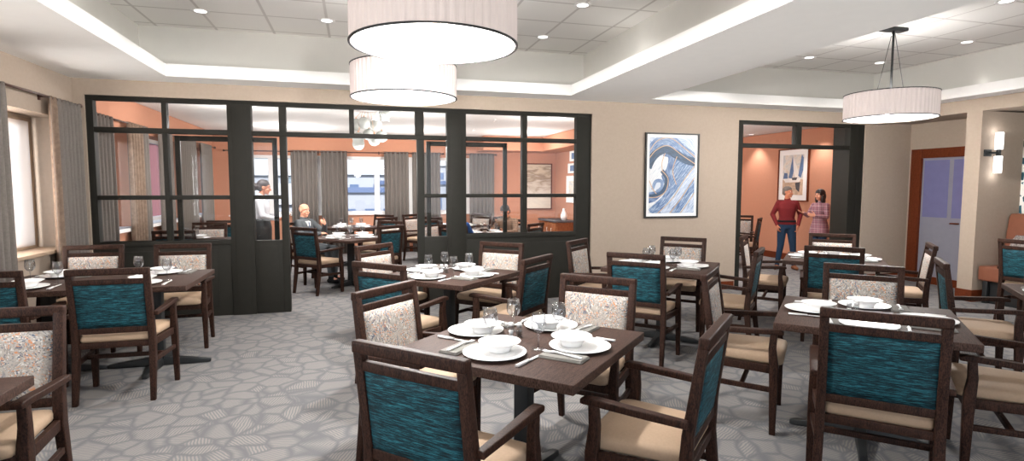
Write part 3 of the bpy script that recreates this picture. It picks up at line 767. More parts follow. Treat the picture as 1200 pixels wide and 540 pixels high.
# ================================================================== PENDANT LAMPS
def build_pendant():
    t = empty('pendant_lamp'); Rr = .462; n = 240      # origin at the middle of the lower rim
    bm = bmesh.new(); r0 = []; r1 = []
    for k in range(n):
        a = 2*PI*k/n; q = Rr-.008+(.0045 if (k//2) % 2 else -.0015)
        r0.append(Vector((q*math.cos(a), q*math.sin(a), .004))); r1.append(Vector((q*math.cos(a), q*math.sin(a), .276)))
    i0 = [Vector((v.x*.978, v.y*.978, v.z)) for v in r0]; i1 = [Vector((v.x*.978, v.y*.978, v.z)) for v in r1]
    loft(bm, [i0, r0, r1, i1, i0], cap=False, smooth=False); obj('lamp_shade', bm, M['shade'], t)
    for z in (0, .272):
        bm = bmesh.new(); pr_ = [(Rr-.012, z), (Rr+.001, z), (Rr+.001, z+.008), (Rr-.012, z+.008), (Rr-.012, z)]; lathe(bm, pr_, n=64, cap=False); obj('rim', bm, M['black'], t)
    bm = bmesh.new(); lathe(bm, [(Rr-.016, .006), (Rr-.016, .012)], n=64); obj('diffuser', bm, M['diffuser'], t)
    bm = bmesh.new(); tube(bm, [(0, 0, .10), (0, 0, .98)], .012); obj('stem', bm, M['black'], t)
    for s in (-1, 1):
        bm = bmesh.new(); tube(bm, [(s*.20, 0, .27), (s*.02, 0, .95)], .0028, n=6); obj('wire', bm, M['black'], t)
    for k in range(3):
        a = PI/3*k; d = Vector((math.cos(a), math.sin(a), 0)); bm = bmesh.new(); tube(bm, [-d*(Rr-.01)+Vector((0, 0, .272)), d*(Rr-.01)+Vector((0, 0, .272))], .004, n=6); obj('spoke', bm, M['black'], t)
    bm = bmesh.new(); bx(bm, -.15, .15, -.06, .06, .965, 1.002); obj('canopy', bm, M['black'], t, .012)
    return t
pend = build_pendant(); index_kids()
LAMPS = [((.437, 3.20), 'round pleated pendant lamp hanging nearest, at the top centre'), ((.43, 5.12), 'round pleated pendant lamp just behind the nearest one'), ((5.83, 5.10), 'round pleated pendant lamp over the right-hand tables')]
for (x, y), l in LAMPS: place(pend, (x, y, 2.327), 0, l, 'pendant lamp', 'pleated drum pendants')

def build_downlight():
    t = empty('downlight'); bm = bmesh.new(); lathe(bm, [(.055, -.002), (.085, -.008), (.088, 0.0), (.055, 0.0)], n=28, cap=False); obj('trim_ring', bm, M['whiteframe'], t)
    bm = bmesh.new(); lathe(bm, [(.056, -.003), (.056, -.001)], n=28); obj('lens', bm, M['downlight'], t); return t
dl = build_downlight(); index_kids()
DL = []
for x in (-1.48, -.26, .96, 2.18):
    for y in (6.52, 5.30, 4.08, 1.64): DL.append((x, y, 'left'))
for x in (4.82, 6.03, 7.25):
    for y in (6.54, 5.34, 4.1): DL.append((x, y, 'right'))
cols = {-1.48: 'first', -.26: 'second', .96: 'third', 2.18: 'fourth', 4.82: 'first', 6.03: 'second', 7.25: 'third'}
rowsn = {6.52: 'row nearest the far wall', 6.54: 'row nearest the far wall', 5.30: 'second row from the far wall', 5.34: 'second row from the far wall', 4.08: 'third row from the far wall', 4.1: 'third row from the far wall', 1.64: 'row nearest the viewer'}
for x, y, s in DL:
    place(dl, (x, y, ZT), 0, 'recessed downlight, %s from left, %s, %s tray' % (cols[x], rowsn[y], s), 'downlight', 'recessed downlights of the ceiling trays')

# cluster of white globes over the bald man's table
t = empty('globe_pendant', (.2, 9.24, 2.755))
bm = bmesh.new(); lathe(bm, [(.16, -.03), (.16, 0)], n=32); obj('canopy', bm, M['whiteframe'], t)
M['globe'] = plain('milk_glass', srgb(172, 176, 172), .35, var=.02); M['copper'] = plain('copper_cap', srgb(222, 160, 112), .4, metal=.3, var=.03)
for x, y, z in ((-.05, -.05, -.21), (.13, .02, -.21), (.02, .1, -.37), (.22, .08, -.40), (.10, -.10, -.47), (-.14, 0, -.44), (-.14, -.02, -.53), (-.17, .12, -.22), (.26, -.06, -.07)):
    bm = bmesh.new(); ball(bm, (x, y, z), .093, 20, m=14); g = obj('globe', bm, M['globe'], t)
    bm = bmesh.new(); tube(bm, [(x, y, z+.09), (x, y, z+.115)], .009); tube(bm, [(x, y, z+.11), (x*.5, y*.5, -.02)], .0025, n=5); obj('cap', bm, M['copper'], g)
tag(t, 'cluster of white glass globes hanging over the bald man\'s table', 'pendant lamp')

# ================================================================== PICTURES
def art_mat():
    m, nt, b = new_mat('blue_swirl_print')
    v = coords(nt, (1, 1, 1)); nv = noise(nt, v, 2.2, 3, .8)
    add = node(nt, 'ShaderNodeVectorMath', operation='MULTIPLY_ADD'); nt.links.new(nv.outputs[1], add.inputs[0]); add.inputs[1].default_value = (.9, .9, .9); nt.links.new(v, add.inputs[2])
    rotv = node(nt, 'ShaderNodeVectorRotate', rotation_type='Y_AXIS'); rotv.inputs['Angle'].default_value = math.radians(-52); nt.links.new(add.outputs[0], rotv.inputs['Vector'])
    wv = node(nt, 'ShaderNodeTexWave'); wv.inputs['Scale'].default_value = .75; wv.inputs['Distortion'].default_value = 2.6; wv.inputs['Detail'].default_value = 1.5; wv.inputs['Detail Scale'].default_value = .9; nt.links.new(rotv.outputs[0], wv.inputs['Vector'])
    r = ramp(nt, wv.outputs[0], [(0, srgb(20, 58, 84)), (.12, srgb(46, 92, 130)), (.26, srgb(118, 152, 190)), (.36, srgb(170, 192, 214)), (.46, srgb(74, 108, 156)), (.58, srgb(150, 176, 206)), (.68, srgb(230, 232, 234)), (.82, srgb(206, 216, 226)), (1, srgb(242, 242, 240))])
    # fine strands following the bands
    w2 = node(nt, 'ShaderNodeTexWave'); w2.inputs['Scale'].default_value = 9; w2.inputs['Distortion'].default_value = 9; w2.inputs['Detail'].default_value = 1; w2.inputs['Detail Scale'].default_value = .6; nt.links.new(rotv.outputs[0], w2.inputs['Vector'])
    sr = ramp(nt, w2.outputs[0], [(.2, (.80, .84, .9, 1)), (.7, (1, 1, 1, 1))])
    mul = node(nt, 'ShaderNodeMix', data_type='RGBA', blend_type='MULTIPLY'); mul.inputs[0].default_value = .8; nt.links.new(r.outputs[0], mul.inputs[6]); nt.links.new(sr.outputs[0], mul.inputs[7])
    gr = ramp(nt, wv.outputs[0], [(.40, (0, 0, 0, 1)), (.412, (1, 1, 1, 1)), (.43, (1, 1, 1, 1)), (.442, (0, 0, 0, 1))])
    mix = node(nt, 'ShaderNodeMix', data_type='RGBA'); nt.links.new(gr.outputs[0], mix.inputs[0]); nt.links.new(mul.outputs[2], mix.inputs[6]); mix.inputs[7].default_value = srgb(190, 158, 130)
    nt.links.new(mix.outputs[2], b.inputs['Base Color']); b.inputs['Roughness'].default_value = .4; return m
M['art'] = plain('pale_wash', srgb(200, 206, 214), .5, var=.03, nscale=6)
M['paper'] = plain('white_mat_board', srgb(240, 240, 238), .8, var=.005)
def picture_y(name, x0, x1, z0, z1, y, fw, mw, mframe, mart, label, cat='picture', depth=.035):
    """framed picture hanging on a wall facing -y"""
    cx_ = (x0+x1)/2; cz = (z0+z1)/2; w = (x1-x0)/2; h = (z1-z0)/2; t = empty(name, (cx_, y, cz))
    bm = bmesh.new()
    for d in ((-w, w, -depth, 0, h-fw, h), (-w, w, -depth, 0, -h, -h+fw), (-w, -w+fw, -depth, 0, -h+fw, h-fw), (w-fw, w, -depth, 0, -h+fw, h-fw)): bx(bm, *d)
    obj('frame', bm, mframe, t)
    bm = bmesh.new(); bx(bm, -w+fw, w-fw, -depth*.55, 0, -h+fw, h-fw); obj('mat_board', bm, M['paper'], t)
    bm = bmesh.new(); q = fw+mw; bx(bm, -w+q, w-q, -depth*.62, -depth*.5, -h+q, h-q); obj('print', bm, mart, t)
    return tag(t, label, cat)
picture_y('framed_picture', 4.03, 4.91, 1.11, 2.34, YW, .022, .045, M['black'], M['art'], 'large black framed abstract print of blue and white swirls')
def mural_mat():
    m, nt, b = new_mat('sandy_abstract_print')
    v = coords(nt, (1.5, 1, 5)); n = noise(nt, v, 2, 6, .6)
    t = node(nt, 'ShaderNodeTexCoord'); s = node(nt, 'ShaderNodeSeparateXYZ'); nt.links.new(t.outputs['Object'], s.inputs[0])
    ma = node(nt, 'ShaderNodeMath', operation='MULTIPLY_ADD'); nt.links.new(s.outputs[2], ma.inputs[0]); ma.inputs[1].default_value = .75; nt.links.new(n.outputs[0], ma.inputs[2])
    r = ramp(nt, ma.outputs[0], [(.1, srgb(226, 220, 206)), (.40, srgb(214, 208, 196)), (.55, srgb(192, 180, 164)), (.68, srgb(150, 132, 112)), (.85, srgb(206, 192, 168))])
    nt.links.new(r.outputs[0], b.inputs['Base Color']); b.inputs['Roughness'].default_value = .8; return m
M['mural'] = mural_mat()
picture_y('framed_picture', 4.17, 4.87, .99, 2.16, YB, .03, .0, M['redwood'], M['mural'], 'sandy abstract picture on the terracotta back wall')

# sailing picture on the wall behind the couple (wall faces -x)
t = empty('framed_picture', (XB, 10.0, 1.82)); w = .43; h = .555
bm = bmesh.new()
for d in ((-.04, 0, -w, w, h-.025, h), (-.04, 0, -w, w, -h, -h+.025), (-.04, 0, -w, -w+.025, -h+.025, h-.025), (-.04, 0, w-.025, w, -h+.025, h-.025)): bx(bm, *d)
obj('frame', bm, M['redwood'], t)
bm = bmesh.new(); bx(bm, -.025, 0, -w+.025, w-.025, -h+.025, h-.025); obj('mat_board', bm, M['paper'], t)
def sky_print():
    m, nt, b = new_mat('pale_sea_print'); v = coords(nt, (1, 3, 4)); n = noise(nt, v, 3, 5)
    r = ramp(nt, n.outputs[0], [(.35, srgb(190, 196, 198)), (.55, srgb(222, 216, 204)), (.7, srgb(206, 190, 172))]); nt.links.new(r.outputs[0], b.inputs['Base Color']); return m
M['seaprint'] = sky_print()
M['sail_blue'] = plain('sail_blue', srgb(96, 122, 160), .8, var=.2, nscale=12); M['sail_white'] = plain('sail_white', srgb(236, 232, 226), .8, var=.05, nscale=9)
M['hull'] = plain('hull_grey', srgb(74, 72, 76), .8, var=.3, nscale=14); M['sand'] = plain('water_sand', srgb(196, 170, 146), .8, var=.25, nscale=16)
bm = bmesh.new(); bx(bm, -.029, -.024, -.29, .29, -.42, .42); pb = obj('print', bm, M['seaprint'], t)
def tri(pts, m, x):      # y is mirrored: +y is left in the photograph
    bm = bmesh.new(); vs = [bm.verts.new((x, -a, b)) for a, b in pts]; ws = [bm.verts.new((x+.003, -a, b)) for a, b in pts]
    bm.faces.new(vs); bm.faces.new(ws[::-1]); n = len(vs)
    for k in range(n): bm.faces.new((vs[k], vs[(k+1) % n], ws[(k+1) % n], ws[k]))
    return obj('painted_shape', bm, m, pb)
tri([(-.29, -.42), (.29, -.42), (.29, -.10), (.05, -.06), (-.29, -.11)], M['sand'], -.031)
tri([(-.01, .42), (-.11, -.06), (-.02, -.08), (.03, .10)], M['sail_blue'], -.033)
tri([(-.01, .42), (.20, -.02), (.10, -.08), (.03, .05)], M['sail_white'], -.034)
tri([(.24, .42), (.16, -.02), (.23, -.06), (.29, .10), (.29, .35)], M['sail_blue'], -.035)
tri([(-.24, .05), (-.27, -.08), (-.14, -.09), (-.15, .04)], M['sail_blue'], -.035)
tri([(-.26, -.08), (.24, -.06), (.20, -.15), (-.20, -.16)], M['sail_white'], -.036)
tri([(-.02, -.06), (.14, -.05), (.11, -.11), (0, -.11)], M['hull'], -.037)
tri([(.08, -.17), (.22, -.15), (.20, -.36), (.11, -.30)], M['hull'], -.036)
tag(t, 'sailing boat picture in a white mat behind the couple', 'picture')

# small white-framed pictures on the divider wall, cabinet with a lamp
for y0_, y1_, z0, z1, l in ((12.35, 12.73, 2.17, 2.41, 'topmost small picture of three on the inner right wall'), (12.35, 12.84, 1.89, 2.12, 'middle small picture of three on the inner right wall'), (12.32, 12.94, 1.19, 1.83, 'lowest and largest of three pictures on the inner right wall')):
    t = empty('framed_picture', (4.97, (y0_+y1_)/2, (z0+z1)/2)); w = (y1_-y0_)/2; h = (z1-z0)/2
    bm = bmesh.new()
    for d in ((-.03, 0, -w, w, h-.02, h), (-.03, 0, -w, w, -h, -h+.02), (-.03, 0, -w, -w+.02, -h+.02, h-.02), (-.03, 0, w-.02, w, -h+.02, h-.02)): bx(bm, *d)
    obj('frame', bm, M['whiteframe'], t)
    bm = bmesh.new(); bx(bm, -.018, 0, -w+.02, w-.02, -h+.02, h-.02); obj('mat_board', bm, M['paper'], t)
    bm = bmesh.new(); bx(bm, -.021, -.017, -w*.5, w*.5, -h*.6, h*.6); obj('print', bm, M['sail_blue'] if h < .2 else M['seaprint'], t)
    tag(t, l, 'picture', 'small pictures on the inner right wall')
t = empty('sideboard', (4.70, 12.9, 0))
bm = bmesh.new(); bx(bm, -.25, .255, -.62, .62, .08, .74); obj('body', bm, M['cabinet'], t, .004)
bm = bmesh.new(); bx(bm, -.28, .255, -.65, .65, .74, .78); obj('countertop', bm, M['hull'], t, .004)
bm = bmesh.new(); bx(bm, -.22, .25, -.6, .6, 0, .08); obj('plinth', bm, M['black'], t)
for k in range(4):
    bm = bmesh.new(); bx(bm, -.268, -.25, -.60+.302*k, -.60+.302*k+.29, .11, .72); d = obj('door', bm, M['cabinet'], t, .004)
    bm = bmesh.new(); tube(bm, [(-.285, -.60+.302*k+.25, .50), (-.285, -.60+.302*k+.25, .60)], .006); bx(bm, -.285, -.266, -.60+.302*k+.246, -.60+.302*k+.254, .50, .508); bx(bm, -.285, -.266, -.60+.302*k+.246, -.60+.302*k+.254, .592, .60); obj('handle', bm, M['steel'], d)
tag(t, 'wooden sideboard with a grey top in the inner right corner', 'sideboard')
bm = bmesh.new(); lathe(bm, [(.05, 0), (.075, .05), (.08, .12), (.045, .2), (.03, .26), (.036, .28), (.02, .28)], n=24)
tag(obj('vase', bm, M['porcelain'], loc=(4.72, 12.5, .78)), 'white vase standing on the wooden sideboard', 'vase')

# ================================================================== SCONCE AND BOOTH
t = empty('wall_sconce', (8.31, 5.69, 2.02))
bm = bmesh.new(); bx(bm, -.17, -.05, -.02, 0, -.045, .045); obj('wall_plate', bm, M['black'], t, .004)
bm = bmesh.new(); bx(bm, -.10, .01, -.075, -.015, -.012, .012); bx(bm, -.02, .02, -.09, -.05, -.045, .045); obj('arm', bm, M['black'], t, .002)
for z0, z1 in ((.045, .27), (-.27, -.045)):
    bm = bmesh.new(); lathe(bm, [(.042, z0), (.046, z0+.004), (.046, z1-.004), (.042, z1)], c=(0, -.07, 0), n=24); obj('glass_tube', bm, M['tube'], t)
tag(t, 'black wall sconce with an upper and a lower white tube', 'wall lamp')
# booth along the niche wall
t = empty('booth_bench', (8.5, 4.3, 0)); Lh = 1.37
bm = bmesh.new(); bx(bm, -.36, .365, -Lh, Lh, .30, .50); obj('seat', bm, M['booth'], t, .03, seg=3)
bm = bmesh.new()
rings = []
for z, x0, x1 in ((.45, .06, .365), (.80, .10, .365), (1.15, .15, .365), (1.20, .18, .36)): rings.append([Vector((x0, -Lh, z)), Vector((x1, -Lh, z)), Vector((x1, Lh, z)), Vector((x0, Lh, z))])
loft(bm, rings, smooth=False); obj('backrest', bm, M['booth'], t, .025, seg=3)
bm = bmesh.new(); bx(bm, -.29, .33, -Lh+.04, Lh-.04, .0, .30); obj('plinth', bm, M['black'], t)
for y_ in (-Lh+.09, 0, Lh-.09):
    bm = bmesh.new(); bx(bm, -.345, -.30, y_-.03, y_+.03, 0, .30); obj('leg', bm, M['black'], t, .004)
tag(t, 'salmon leather booth bench in the niche under the sconce', 'bench')
def fur():
    m, nt, b = new_mat('grey_fur'); v = coords(nt, (1, 1, .35)); n = noise(nt, v, 70, 5, 1.5)
    r = ramp(nt, n.outputs[0], [(.35, srgb(84, 78, 76)), (.65, srgb(168, 162, 158))]); nt.links.new(r.outputs[0], b.inputs['Base Color']); b.inputs['Roughness'].default_value = 1
    bp = node(nt, 'ShaderNodeBump'); bp.inputs['Strength'].default_value = 1; bp.inputs['Distance'].default_value = .01; nt.links.new(n.outputs[0], bp.inputs['Height']); nt.links.new(bp.outputs[0], b.inputs['Normal']); return m
M['fur'] = fur()
bm = bmesh.new(); rings = []
for k in range(9):
    a = -1+2*k/8; w = .21*(1-.12*a*a) if abs(a) < 1 else .18; d = .085*math.sqrt(max(0, 1-a*a))+.012
    rings.append([Vector((d*math.copysign(abs(math.cos(q))**.8, math.cos(q)), w*math.copysign(abs(math.sin(q))**.6, math.sin(q)), a*.21)) for q in [2*PI*i/20 for i in range(20)]])
loft(bm, rings); o = obj('throw_pillow', bm, M['fur'], loc=(8.47, 5.30, .715)); o.rotation_euler = (0, math.radians(14), 0)
tag(o, 'grey furry pillow leaning on the salmon booth back', 'pillow')

# ================================================================== OUTSIDE
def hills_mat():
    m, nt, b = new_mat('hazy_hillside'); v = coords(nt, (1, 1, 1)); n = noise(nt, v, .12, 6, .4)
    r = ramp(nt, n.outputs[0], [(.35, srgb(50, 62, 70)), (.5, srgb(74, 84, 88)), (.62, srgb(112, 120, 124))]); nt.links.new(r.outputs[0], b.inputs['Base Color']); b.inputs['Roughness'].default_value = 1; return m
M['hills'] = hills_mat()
from mathutils import noise as mn
bm = bmesh.new(); N = 60; g = []
for j in range(N+1):
    r = []
    for i in range(N+1):
        x = -160+320*i/N; y = -60+280*j/N
        d = max(0, (math.hypot(x, y-10)-45)/120)
        z = -9+min(1.25, d)**1.3*17+mn.noise(Vector((x*.03, y*.03, 1)))*4*min(1, d*2)
        r.append(bm.verts.new((x, y, z)))
    g.append(r)
for j in range(N):
    for i in range(N): bm.faces.new((g[j][i], g[j][i+1], g[j+1][i+1], g[j+1][i])).smooth = True
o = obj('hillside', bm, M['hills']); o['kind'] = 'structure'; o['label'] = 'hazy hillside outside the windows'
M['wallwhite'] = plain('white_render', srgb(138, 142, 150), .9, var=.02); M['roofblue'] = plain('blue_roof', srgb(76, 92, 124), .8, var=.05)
M['mauve'] = plain('mauve_render', srgb(112, 74, 80), .9, var=.04); M['winblue'] = plain('dark_window', srgb(70, 88, 118), .4, var=.05); M['roofgrey'] = plain('grey_roof', srgb(136, 138, 140), .9, var=.08)
def house(x, y, w, d, h, zb, mw, mr, label, rot=0, nx=3, nz=3, gable=True):
    t = empty('building', (x, y, zb), rot); w /= 2; d /= 2
    bm = bmesh.new(); bx(bm, -w, w, -d, d, 0, h); obj('walls', bm, mw, t)
    bm = bmesh.new()
    if gable: loft(bm, [[Vector((-w-.3, -d-.3, h)), Vector((w+.3, -d-.3, h)), Vector((w+.3, d+.3, h)), Vector((-w-.3, d+.3, h))], [Vector((-w-.3, -.05, h+d*.55)), Vector((w+.3, -.05, h+d*.55)), Vector((w+.3, .05, h+d*.55)), Vector((-w-.3, .05, h+d*.55))]], smooth=False)
    else: bx(bm, -w-.15, w+.15, -d-.15, d+.15, h, h+.35)
    obj('roof', bm, mr, t)
    for i in range(nx):
        for k in range(nz):
            px = -w+2*w*(i+.5)/nx; pz = h-(k+.62)*min(2.6, h/nz); ww = min(.5, w/nx*.5)
            if pz < .8: continue
            bm = bmesh.new(); bx(bm, px-ww, px+ww, -d-.04, -d, pz-.6, pz+.5); obj('window', bm, M['winblue'], t)
    return tag(t, label, 'building')
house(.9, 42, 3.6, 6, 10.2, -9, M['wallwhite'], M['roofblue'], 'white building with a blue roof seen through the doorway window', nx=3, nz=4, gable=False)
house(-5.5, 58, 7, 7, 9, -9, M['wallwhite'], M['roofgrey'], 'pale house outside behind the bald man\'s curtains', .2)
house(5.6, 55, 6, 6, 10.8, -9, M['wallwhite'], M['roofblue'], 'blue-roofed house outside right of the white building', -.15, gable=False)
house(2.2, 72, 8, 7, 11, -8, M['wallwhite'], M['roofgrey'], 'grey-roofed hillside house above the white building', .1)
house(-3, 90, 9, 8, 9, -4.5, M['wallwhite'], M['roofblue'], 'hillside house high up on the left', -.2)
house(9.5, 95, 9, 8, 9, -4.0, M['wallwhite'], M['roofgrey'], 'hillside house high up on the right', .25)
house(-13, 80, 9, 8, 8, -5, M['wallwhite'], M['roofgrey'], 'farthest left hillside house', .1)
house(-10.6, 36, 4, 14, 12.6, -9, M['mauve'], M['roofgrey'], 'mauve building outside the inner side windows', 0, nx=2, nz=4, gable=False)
def tree(x, y, z, r, label):
    t = empty('tree', (x, y, z)); bm = bmesh.new(); tube(bm, [(0, 0, 0), (0, 0, r*1.2)], [.25, .15]); obj('trunk', bm, M['rod'], t)
    bm = bmesh.new(); rnd = random.Random(int(x*7)+int(y))
    for k in range(9): ball(bm, (rnd.uniform(-.6, .6)*r, rnd.uniform(-.6, .6)*r, r*1.6+rnd.uniform(-.5, .6)*r), r*rnd.uniform(.4, .65), 10)
    obj('crown', bm, M['tree'], t); tag(t, label, 'tree', 'trees outside the windows')
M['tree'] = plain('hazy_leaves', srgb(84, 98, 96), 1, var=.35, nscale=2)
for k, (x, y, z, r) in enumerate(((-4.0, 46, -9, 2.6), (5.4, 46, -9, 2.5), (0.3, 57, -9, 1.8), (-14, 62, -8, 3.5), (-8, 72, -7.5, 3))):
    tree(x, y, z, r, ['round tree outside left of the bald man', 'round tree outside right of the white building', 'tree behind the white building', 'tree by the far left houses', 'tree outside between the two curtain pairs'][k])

M['bounce_slab'] = plain('pale_bounce_stone', srgb(232, 228, 220), .9, var=.06, nscale=3)
struct(box_obj('bounce_slab', (-12, 18, -18, -3.0, -.12, -.01), M['bounce_slab']), 'unseen pale slab added to bounce sun in at the open side', 'bounce_slab')  # out of view, added to bounce sunlight up to the ceiling

def sheer():
    m = bpy.data.materials.new('sheer_blind'); m.use_nodes = True; nt = m.node_tree; nt.nodes.remove(nt.nodes['Principled BSDF'])
    a = node(nt, 'ShaderNodeBsdfTranslucent'); a.inputs[0].default_value = srgb(246, 236, 228); b_ = node(nt, 'ShaderNodeBsdfDiffuse'); b_.inputs[0].default_value = srgb(236, 226, 216)
    t = node(nt, 'ShaderNodeBsdfTransparent'); mx = node(nt, 'ShaderNodeMixShader'); mx.inputs[0].default_value = .45; nt.links.new(a.outputs[0], mx.inputs[1]); nt.links.new(b_.outputs[0], mx.inputs[2])
    m2 = node(nt, 'ShaderNodeMixShader'); m2.inputs[0].default_value = .4; nt.links.new(mx.outputs[0], m2.inputs[1]); nt.links.new(t.outputs[0], m2.inputs[2]); nt.links.new(m2.outputs[0], nt.nodes['Material Output'].inputs[0]); return m
M['sheer'] = sheer()
t = empty('window_blind', (-3.255, 5.82, 2.24))
bm = bmesh.new(); bx(bm, -.002, .002, -1.22, 1.22, -1.30, 0); obj('sheer_panel', bm, M['sheer'], t)
bm = bmesh.new(); tube(bm, [(0, -1.24, 0), (0, 1.24, 0)], .018); obj('roller', bm, M['tanframe'], t)
bm = bmesh.new(); bx(bm, -.008, .008, -1.22, 1.22, -1.325, -1.30); obj('hem_bar', bm, M['tanframe'], t)
tag(t, 'pale sheer roller blind in the deep left window', 'blind')

# the flowing blue bands of the large print: ribbons laid on the paper, stripes running along each ribbon
def strand(name, c0, c1, c2, sc):
    m, nt, b = new_mat(name); t = node(nt, 'ShaderNodeUVMap'); mp = node(nt, 'ShaderNodeMapping'); mp.inputs['Scale'].default_value = (1.3, sc, 1)
    nt.links.new(t.outputs[0], mp.inputs[0]); n = noise(nt, mp.outputs[0], 1.6, 5, .35, .6)
    r = ramp(nt, n.outputs[0], [(.30, c0), (.48, c1), (.66, c2)]); nt.links.new(r.outputs[0], b.inputs['Base Color']); b.inputs['Roughness'].default_value = .5; return m
SM = dict(mid=strand('blue_strands', srgb(34, 64, 106), srgb(84, 114, 156), srgb(186, 200, 216), 12), dark=strand('deep_blue_strands', srgb(6, 28, 44), srgb(16, 52, 76), srgb(60, 94, 134), 9),
    pale=strand('pale_strands', srgb(98, 124, 160), srgb(166, 182, 204), srgb(220, 222, 226), 13), steel=strand('slate_strands', srgb(40, 66, 108), srgb(80, 106, 146), srgb(136, 158, 188), 10), white=strand('white_strands', srgb(152, 166, 184), srgb(206, 209, 212), srgb(222, 221, 218), 11))
M['gold'] = plain('gold_line', srgb(188, 156, 122), .5, var=.1)
PRn = [o for o in C.objects if o.name.startswith('print') and o.parent and abs(o.parent.location.x-4.47) < .02 and abs(o.parent.location.y-YW) < .02][0]
PW, PH = .88-2*.067, 1.23-2*.067
lay = [0]
def ribbon(pts, w, m, taper=True):
    P_ = [Vector(((a-88)/232-.5, (462-b)/374-.5)) for a, b in pts]; P_ = [Vector((p.x*PW, p.y*PH)) for p in P_]; S = []
    for i in range(len(P_)-1):
        p0, p1, p2, p3 = P_[max(i-1, 0)], P_[i], P_[i+1], P_[min(i+2, len(P_)-1)]
        for k in range(12):
            t = k/12; S.append(.5*((2*p1)+(p2-p0)*t+(2*p0-5*p1+4*p2-p3)*t*t+(3*p1-p0-3*p2+p3)*t**3))
    S.append(P_[-1]); lay[0] += 1; y = -.0225-.0004*lay[0]; bm = bmesh.new(); uvl = bm.loops.layers.uv.new('UVMap'); rows = []; L = 0
    for i, s in enumerate(S):
        d = (S[min(i+1, len(S)-1)]-S[max(i-1, 0)]).normalized(); q = Vector((-d.y, d.x)); t = i/(len(S)-1)
        if i: L += (s-S[i-1]).length
        ww = w/232*PW*(.5 if not taper else .5*(.55+.45*math.sin(PI*min(1, .12+t))**.5)); r = []
        for j in range(5):
            v = s+q*ww*(j/2-1); r.append((bm.verts.new((max(-PW/2, min(PW/2, v.x)), y, max(-PH/2, min(PH/2, v.y)))), (L*4, j/4)))
        rows.append(r)
    for a, b in zip(rows, rows[1:]):
        for j in range(4):
            vs = (a[j], a[j+1], b[j+1], b[j])
            if len({tuple(round(c, 6) for c in v[0].co) for v in vs}) < 3: continue
            f = bm.faces.new([v[0] for v in vs])
            for lp, v in zip(f.loops, vs): lp[uvl].uv = v[1]
    me = bpy.data.meshes.new('painted_band'); bm.to_mesh(me); bm.free(); me.materials.append(m); o = bpy.data.objects.new('painted_band', me); C.objects.link(o); o.parent = PRn
ribbon([(95, 90), (180, 120), (260, 110), (325, 170)], 90, SM['pale'])
ribbon([(80, 300), (120, 230), (180, 180)], 90, SM['white'])
ribbon([(215, 170), (200, 250), (225, 330), (160, 400), (80, 420)], 110, SM['steel'], False)
ribbon([(80, 440), (140, 420), (210, 340)], 50, SM['white'])
ribbon([(320, 180), (250, 230), (215, 300), (225, 350)], 70, SM['mid'], False)
ribbon([(105, 470), (180, 400), (250, 300), (320, 210)], 62, SM['mid'], False)
ribbon([(165, 475), (235, 390), (290, 310), (335, 250)], 58, SM['pale'], False)
ribbon([(215, 480), (270, 410), (335, 310)], 60, SM['mid'], False)
ribbon([(270, 480), (335, 380)], 60, SM['pale'], False)
ribbon([(80, 180), (125, 118), (190, 105), (260, 150), (330, 205)], 48, SM['mid'], False)
ribbon([(80, 235), (110, 178), (165, 146), (225, 172), (275, 196), (330, 208)], 38, SM['dark'], False)
ribbon([(160, 180), (150, 230), (105, 290), (88, 330)], 50, SM['white'])
ribbon([(150, 250), (176, 290), (166, 345), (130, 372), (80, 374)], 22, SM['dark'])
ribbon([(105, 345), (120, 305), (150, 305), (150, 335), (125, 350)], 16, SM['mid'])
for g_ in ([(80, 165), (125, 105), (190, 90), (260, 135), (330, 190)], [(80, 200), (120, 150), (180, 128), (250, 172), (330, 222)], [(88, 300), (105, 340), (125, 365)], [(150, 250), (182, 290), (172, 350), (132, 380), (84, 384)],
        [(125, 470), (205, 390), (270, 290), (320, 225)], [(185, 475), (250, 390), (325, 275)], [(238, 478), (290, 405), (330, 345)], [(165, 165), (150, 210), (152, 250)], [(225, 180), (205, 250), (225, 320)]): ribbon(g_, 4, M['gold'], False)
# ================================================================== PEOPLE
def fuse(name, bm, m, parent, voxel, it=4, fac=.5):
    """join overlapping volumes into one continuous smooth surface"""
    me = bpy.data.meshes.new(name); bmesh.ops.recalc_face_normals(bm, faces=bm.faces); bm.to_mesh(me); bm.free()
    o = bpy.data.objects.new(name, me); C.objects.link(o)
    r = o.modifiers.new('r', 'REMESH'); r.mode = 'VOXEL'; r.voxel_size = voxel; r.use_smooth_shade = True
    s = o.modifiers.new('s', 'SMOOTH'); s.iterations = it; s.factor = fac
    dg = bpy.context.evaluated_depsgraph_get(); ev = o.evaluated_get(dg)
    nm = bpy.data.meshes.new_from_object(ev); nm.name = name
    bpy.data.objects.remove(o); bpy.data.meshes.remove(me)
    for p in nm.polygons: p.use_smooth = True
    nm.materials.clear(); nm.materials.append(m)
    o = bpy.data.objects.new(name, nm); C.objects.link(o)
    if parent is not None: o.parent = parent
    return o

def torso_loft(bm, sts, n=20):
    """sts: (centre, half width, half depth, up axis, side axis)"""
    rings = []
    for c, rx, ry, upv, side in sts:
        upv = Vector(upv).normalized(); s = Vector(side); s = (s-upv*s.dot(upv)).normalized(); f = upv.cross(s)
        rings.append([Vector(c)+s*rx*math.copysign(abs(math.cos(q))**.85, math.cos(q))+f*ry*math.copysign(abs(math.sin(q))**.85, math.sin(q)) for q in [2*PI*k/n for k in range(n)]])
    loft(bm, rings)

